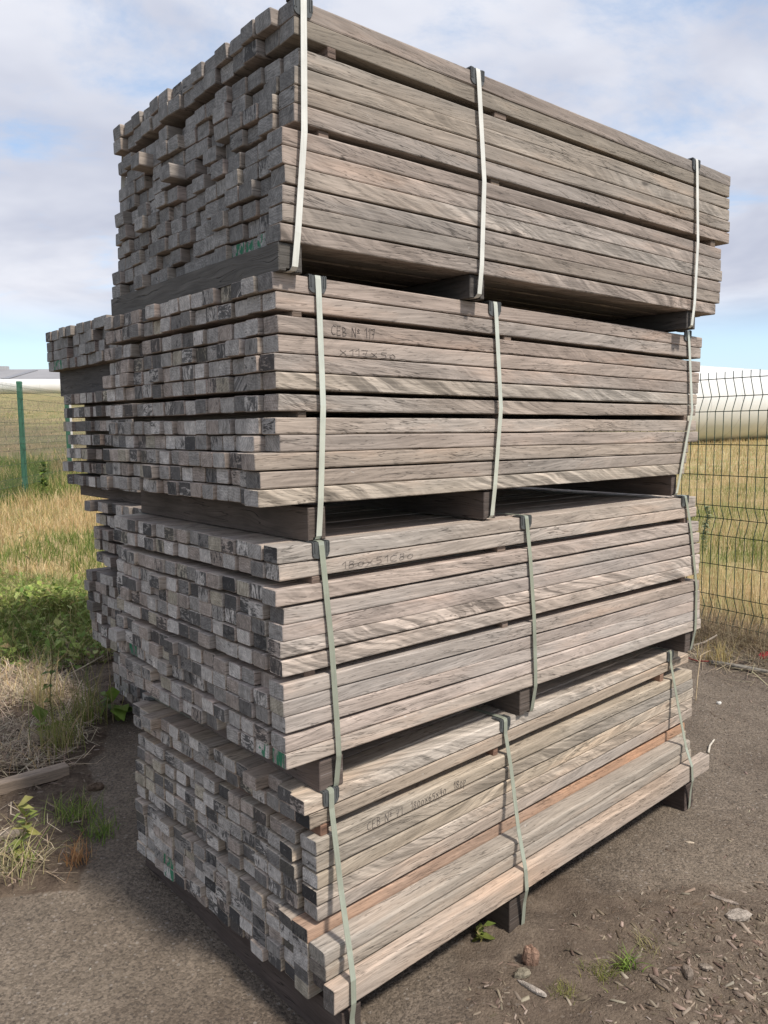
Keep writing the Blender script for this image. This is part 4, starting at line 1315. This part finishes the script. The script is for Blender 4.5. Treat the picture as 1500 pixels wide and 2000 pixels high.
stick('red twine scrap tangled beside the bottom bundle far end', [(1.83, 4.75, .02), (1.90, 4.66, .012), (1.98, 4.62, .02), (2.03, 4.68, .008)], .005, (0.24, .06, .05), 'twine', 'twine')

o = chunk('plastic_scrap', 'crumpled bright red plastic scrap at the right edge by the fence', 'plastic scrap', 2.335, 4.70, .10, .05, .04, (0.7, .02, .06), 21, .2, 0.0)

# half buried plank
mb = MB(); rng = random.Random(5)
dxp, dyp = -1.27 + 1.62, 3.02 - 2.72
lp = math.hypot(dxp, dyp)
timber(mb, rng, 0, lp, 0, .055, 0.0, 0.0, .045, (0.30, .235, .18), (0.3, .22, .16), .1, r=.004)
o = mb.build('plank', WOOD)
o.location = (-1.62, 2.72, .068); o.rotation_euler = (0, 0.01, math.atan2(dyp, dxp))
tag(o, 'weathered wooden plank half buried in the soil at the left edge', 'plank')
mb = MB()
timber(mb, rng, 0, .3, 0, .04, 0.0, 0.0, .015, (0.24, .19, .14), (0.2, .15, .12), .1, r=.003)
o = mb.build('plank', WOOD)
o.location = (-1.52, 2.42, .06); o.rotation_euler = (0, 0, .5)
tag(o, 'thin board scrap lying in front of the half buried plank', 'plank')

# wood chips and gravel as countless litter
def flakes(n, keep, x0, x1, y0, y1, l0, l1, cols, wts, thick=.35):
    x, y = sample(n, x0, x1, y0, y1, keep); n = len(x)
    a = R_.uniform(0, 2 * np.pi, n); l = R_.uniform(l0, l1, n) * R_.uniform(.4, 1, n) ** 1.5; wd = l * R_.uniform(.10, .42, n); th = wd * thick
    ca, sa = np.cos(a), np.sin(a)
    z = height(x, y) + th * .2
    tx, ty = R_.normal(0, .22, n), R_.normal(0, .22, n)
    V = np.zeros((n, 8, 3))
    for i, (sx_, sy_, sz_) in enumerate([(-1, -.5, 0), (.8, -1, 0), (1.15, .5, 0), (-.7, 1, 0), (-.95, -.4, 1), (.7, -.9, .7), (1.05, .4, .8), (-.6, .85, 1)]):
        ex, ey = sx_ * l / 2, sy_ * wd / 2
        V[:, i, 0] = x + ex * ca - ey * sa; V[:, i, 1] = y + ex * sa + ey * ca
        V[:, i, 2] = z + sz_ * th + ex * tx + ey * ty
    b = (np.arange(n) * 8)[:, None]
    F = np.stack([np.concatenate([b + i for i in q], 1) for q in ((4, 5, 6, 7), (0, 1, 5, 4), (1, 2, 6, 5), (2, 3, 7, 6), (3, 0, 4, 7))], 1).reshape(-1, 4)
    return V.reshape(-1, 3), F, np.repeat(pal(R_, n, cols, wts)[:, None, :], 8, 1).reshape(-1, 3)


BK = [(0.17, .13, .098), (.11, .083, .06), (.22, .175, .135), (.29, .235, .185)]
front_out = lambda x, y: ~in_rear(x, y)
p1 = flakes(19000, lambda x, y: soil_right(x, y) * sstep(fbm(x, y, 3.5, 3, 71.), .3, .62) * front_out(x, y), .05, 1.9, 1.6, 2.9, .006, .034, BK, [4, 4, 2, .7])
p2 = flakes(16000, lambda x, y: (.3 + .7 * sstep(fbm(x, y, 2.5, 3, 81.), .45, .7)) * front_out(x, y), .0, 3.0, 1.7, 5.2, .004, .024, BK, [5, 5, 2, .5])
p4 = flakes(900, lambda x, y: soil_right(x, y) * front_out(x, y), .1, 1.9, 1.6, 2.8, .025, .06, BK, [4, 4, 2, 1.2], .3)
p3 = flakes(5000, lambda x, y: sstep(soil_left(x, y), -.05, .1), -2.6, -.85, 2.0, 4.6, .008, .045, BK, [4, 3, 2, 1])
o = veg_object('wood_chips', [p1, p2, p3, p4], M_STRAW)
tag(o, 'brown bark crumbs and wood chips strewn over the soil', 'wood chips', kind='stuff')
GRV = [(0.2, .17, .145), (.14, .115, .095), (.30, .265, .23), (.09, .075, .065)]
p1 = flakes(17000, lambda x, y: (.25 + .75 * fbm(x, y, 2., 2, 91.)) * front_out(x, y) * (soil_left(x, y) < .05), -1.7, 2.6, 1.5, 5.0, .003, .0095, GRV, [4, 3, 1.2, 2], .9)
o = veg_object('gravel', [p1], M_STRAW)
tag(o, 'fine loose gravel over the yard asphalt', 'gravel', kind='stuff')

# ------------------------------------------------------------------ fences
M_WIRE = plain('green_wire', (0.022, 0.055, 0.034), 0.5, 0.4, 0.1, 30, 0)
M_POST = plain('green_post', (0.05, 0.15, 0.095), 0.45, 0.4, 0.12, 14, 0.05)


def fence(label, org, dirv, t0, t1, zs, fold, spacing, rad, posts, top, base, group=None):
    nrm = (dirv[1], -dirv[0])
    root = empty('wire_fence', (org[0], org[1], base))
    tag(root, label, 'fence', group)
    def offs(z):
        for a, b, c_ in fold:
            if a <= z <= c_:
                return 0.042 * (1 - abs(z - b) / (b - a if z < b else c_ - b))
        return 0.0
    mb = MB()
    zl = sorted(set([zs[0] - 0.03] + list(zs) + [top]))
    zl2 = []
    for z in zl: zl2.append(z)
    nt = int((t1 - t0) / spacing)
    for i in range(nt + 1):
        t = t0 + i * spacing
        rings = []
        for z in zl2:
            o_ = offs(z) + 0.004
            x, y = dirv[0] * t + nrm[0] * o_, dirv[1] * t + nrm[1] * o_
            rings.append([(x + rad * math.cos(k), y + rad * math.sin(k), z) for k in (0.3, 2.4, 4.5)])
        mb.loft(rings, 0, (0, 0))
    for z in zs:
        o_ = offs(z)
        ring = []
        for t in (t0, t1):
            x, y = dirv[0] * t + nrm[0] * o_, dirv[1] * t + nrm[1] * o_
            ring.append([(x + nrm[0] * rad * 1.1 * math.cos(k), y + nrm[1] * rad * 1.1 * math.cos(k), z + rad * 1.1 * math.sin(k)) for k in (0.3, 2.4, 4.5)])
        mb.loft(ring, 0, (0, 0))
    mb.build('mesh_panel', M_WIRE, root)
    for t in posts:
        mb = MB()
        x, y = dirv[0] * t - nrm[0] * 0.035, dirv[1] * t - nrm[1] * 0.035
        h = 0.032
        def sq(z, k):
            return [(x + (dirv[0] * a + nrm[0] * b) * k, y + (dirv[1] * a + nrm[1] * b) * k, z) for a, b in ((-h, -h), (h, -h), (h, h), (-h, h))]
        mb.loft([sq(-0.3, 1), sq(top + .02, 1), sq(top + .021, 1.08), sq(top + .05, 1.08), sq(top + .056, .8)], 0, (0, 0))
        mb.build('post', M_POST, root)
    return root


zs = [0.10, 0.19, 0.29, 0.50, 0.70, 0.81, 0.90, 1.105, 1.31, 1.53, 1.63, 1.745]
fence('close green welded wire fence with folded ribs at the right', FO, FT, -1.6, 3.4, zs, [(.10, .19, .29), (.70, .81, .90), (1.53, 1.63, 1.745)], .0612, .0031,
      [-1.55, 3.35], 1.79, 0.0)
LD = (-.12, .9928)
zs = [0.1, .2, .3, .5, .7, .8, .9, 1.1, 1.3, 1.45, 1.55, 1.62]
fence('distant green wire fence with square posts on the bank at the left', (-5.36, 11.8), LD, -4.9, 7.4, zs, [(.1, .2, .3), (.7, .8, .9), (1.45, 1.55, 1.62)], .05, .0024,
      [-4.9, -2.45, 0.0, 2.5, 4.95, 7.4], 1.66, .47)

# marker beside the far post
mb = MB()
mx_, my_ = -6.3, 15.9
root = empty('marker_post', (mx_, my_, float(height(mx_, my_, False)) - .2)); tag(root, 'small red and white marker post beyond the second green fence post', 'marker')
mb.loft([[(.045 * math.cos(k), .045 * math.sin(k), z) for k in np.arange(8) * math.pi / 4] for z in (0, 1.55)], 0, (0, 0))
mb.build('pole', plain('marker_white', (0.75, .72, .72), .5, .3, .05, 10, 0), root)
mb = MB()
mb.loft([[(r * math.cos(k), r * math.sin(k), z) for k in np.arange(8) * math.pi / 4] for z, r in ((1.42, .05), (1.46, .062), (1.52, .06), (1.6, .05))], 0, (0, 0))
mb.build('red_cap', plain('marker_red', (0.6, .03, .05), .5, .3, .05, 10, 0), root)


# ------------------------------------------------------------------ far tubes and hall
def tube_mat():
    m, t, b = new_mat('white_tube_paint')
    oc = t.add('ShaderNodeTexCoord').outputs['Object']
    n = t.noise(oc, 0.9, 4, 0.6)
    x, y, z = t.xyz(oc)
    st = t.noise(t.comb(t.math('MULTIPLY', x, 1.2), 0.0, 0.0), 1, 3)
    t.put(b.inputs['Base Color'], t.gain(rgb(.68, .67, .645), t.math('MULTIPLY', t.step(n, .3, .7, .93, 1.02, False), t.step(st, .3, .7, .96, 1.02, False))))
    b.inputs['Roughness'].default_value = .42
    return m


M_TUBE = tube_mat()
M_SEAM = plain('weld_seam', (.52, .51, .49), .6, .3, .1, 3, 0)


def tube(label, c0, c1, r0, r1, name='tower_section'):
    c0, c1 = Vector(c0), Vector(c1)
    d = c1 - c0; L = d.length
    root = empty(name, c0, math.atan2(d.y, d.x))
    root.rotation_euler = (0, -math.asin(d.z / L), math.atan2(d.y, d.x))
    tag(root, label, 'tower section')
    N = 96
    def ring(x, r): return [(x, r * math.cos(2 * math.pi * k / N), r * math.sin(2 * math.pi * k / N)) for k in range(N)]
    mb = MB(); ns = 12
    mb.loft([ring(L * i / ns, r0 + (r1 - r0) * i / ns) for i in range(ns + 1)], 0, (0, 0))
    mb.build('shell', M_TUBE, root, True)
    for k in range(1, 16):
        mb = MB(); x = L * k / 16; r = r0 + (r1 - r0) * k / 16
        mb.loft([ring(x - .02, r + .003), ring(x + .02, r + .003)], 0)
        mb.build('weld_seam', M_SEAM, root, True)
    for x, r in ((0, r0), (L, r1)):
        mb = MB()
        mb.loft([ring(x - .08, r + .05), ring(x + .08, r + .05)], 0, (0, 0))
        mb.build('end_flange', plain('flange_steel', (.35, .35, .35), .5, .4, .1, 5, 0), root)
    return root


tube('huge white cylindrical tower section lying in the meadow behind the right fence', (7.2, 33.2, 2.42), (46, 66, 2.9), 1.92, 1.98)
tube('long white tube lying far off on the bank below the grey roof', (-75, 86, 6.55), (-12, 97, 6.6), .93, .9)

# low saddles under the tubes so that they do not roll
root = empty('industrial_hall', (-55, 118, 5.2), 0.06)
tag(root, 'long low hall with a pale grey roof on the left skyline', 'hall')
mb = MB(); mb.box((-50, 0, -1), (36, 30, 3.6)); mb.build('wall', plain('hall_wall', (.62, .62, .6), .7, .3, .06, .4, 0), root)
mb = MB()
mb.loft([[(x, -.8, 3.55), (x, 15, 6.35), (x, 30.8, 3.55), (x, 30.8, 3.75), (x, 15, 6.6), (x, -.8, 3.75)] for x in (-51, 37)], 0, (0, 0))
rf = mb.build('roof', plain('hall_roof', (.27, .265, .27), .65, .3, .12, .25, 0), root)
for i, x in enumerate((-20, -8, 4, 16, 28)):
    mb = MB(); mb.box((x, 14.6, 6.4), (x + 1.6, 15.4, 7.1)); mb.build('roof_vent', plain('vent_grey', (.4, .4, .4), .6, .3, .1, 1, 0), rf)
for i, x in enumerate((-26, -14, -2, 10, 22)):
    mb = MB()
    mb.loft([[(x, 1, 3.55 + 1.8 * 2.8 / 15.8 + .26), (x + 1.1, 1, 3.55 + 1.8 * 2.8 / 15.8 + .26), (x + 1.1, 1, 3.55 + 1.8 * 2.8 / 15.8 + .34), (x, 1, 3.55 + 1.8 * 2.8 / 15.8 + .34)],
             [(x, 13, 3.55 + 13.8 * 2.8 / 15.8 + .26), (x + 1.1, 13, 3.55 + 13.8 * 2.8 / 15.8 + .26), (x + 1.1, 13, 3.55 + 13.8 * 2.8 / 15.8 + .34), (x, 13, 3.55 + 13.8 * 2.8 / 15.8 + .34)]], 0, (0, 0))
    mb.build('roof_light', plain('roof_light', (.2, .2, .21), .4, .4, .1, 1, 0), rf)
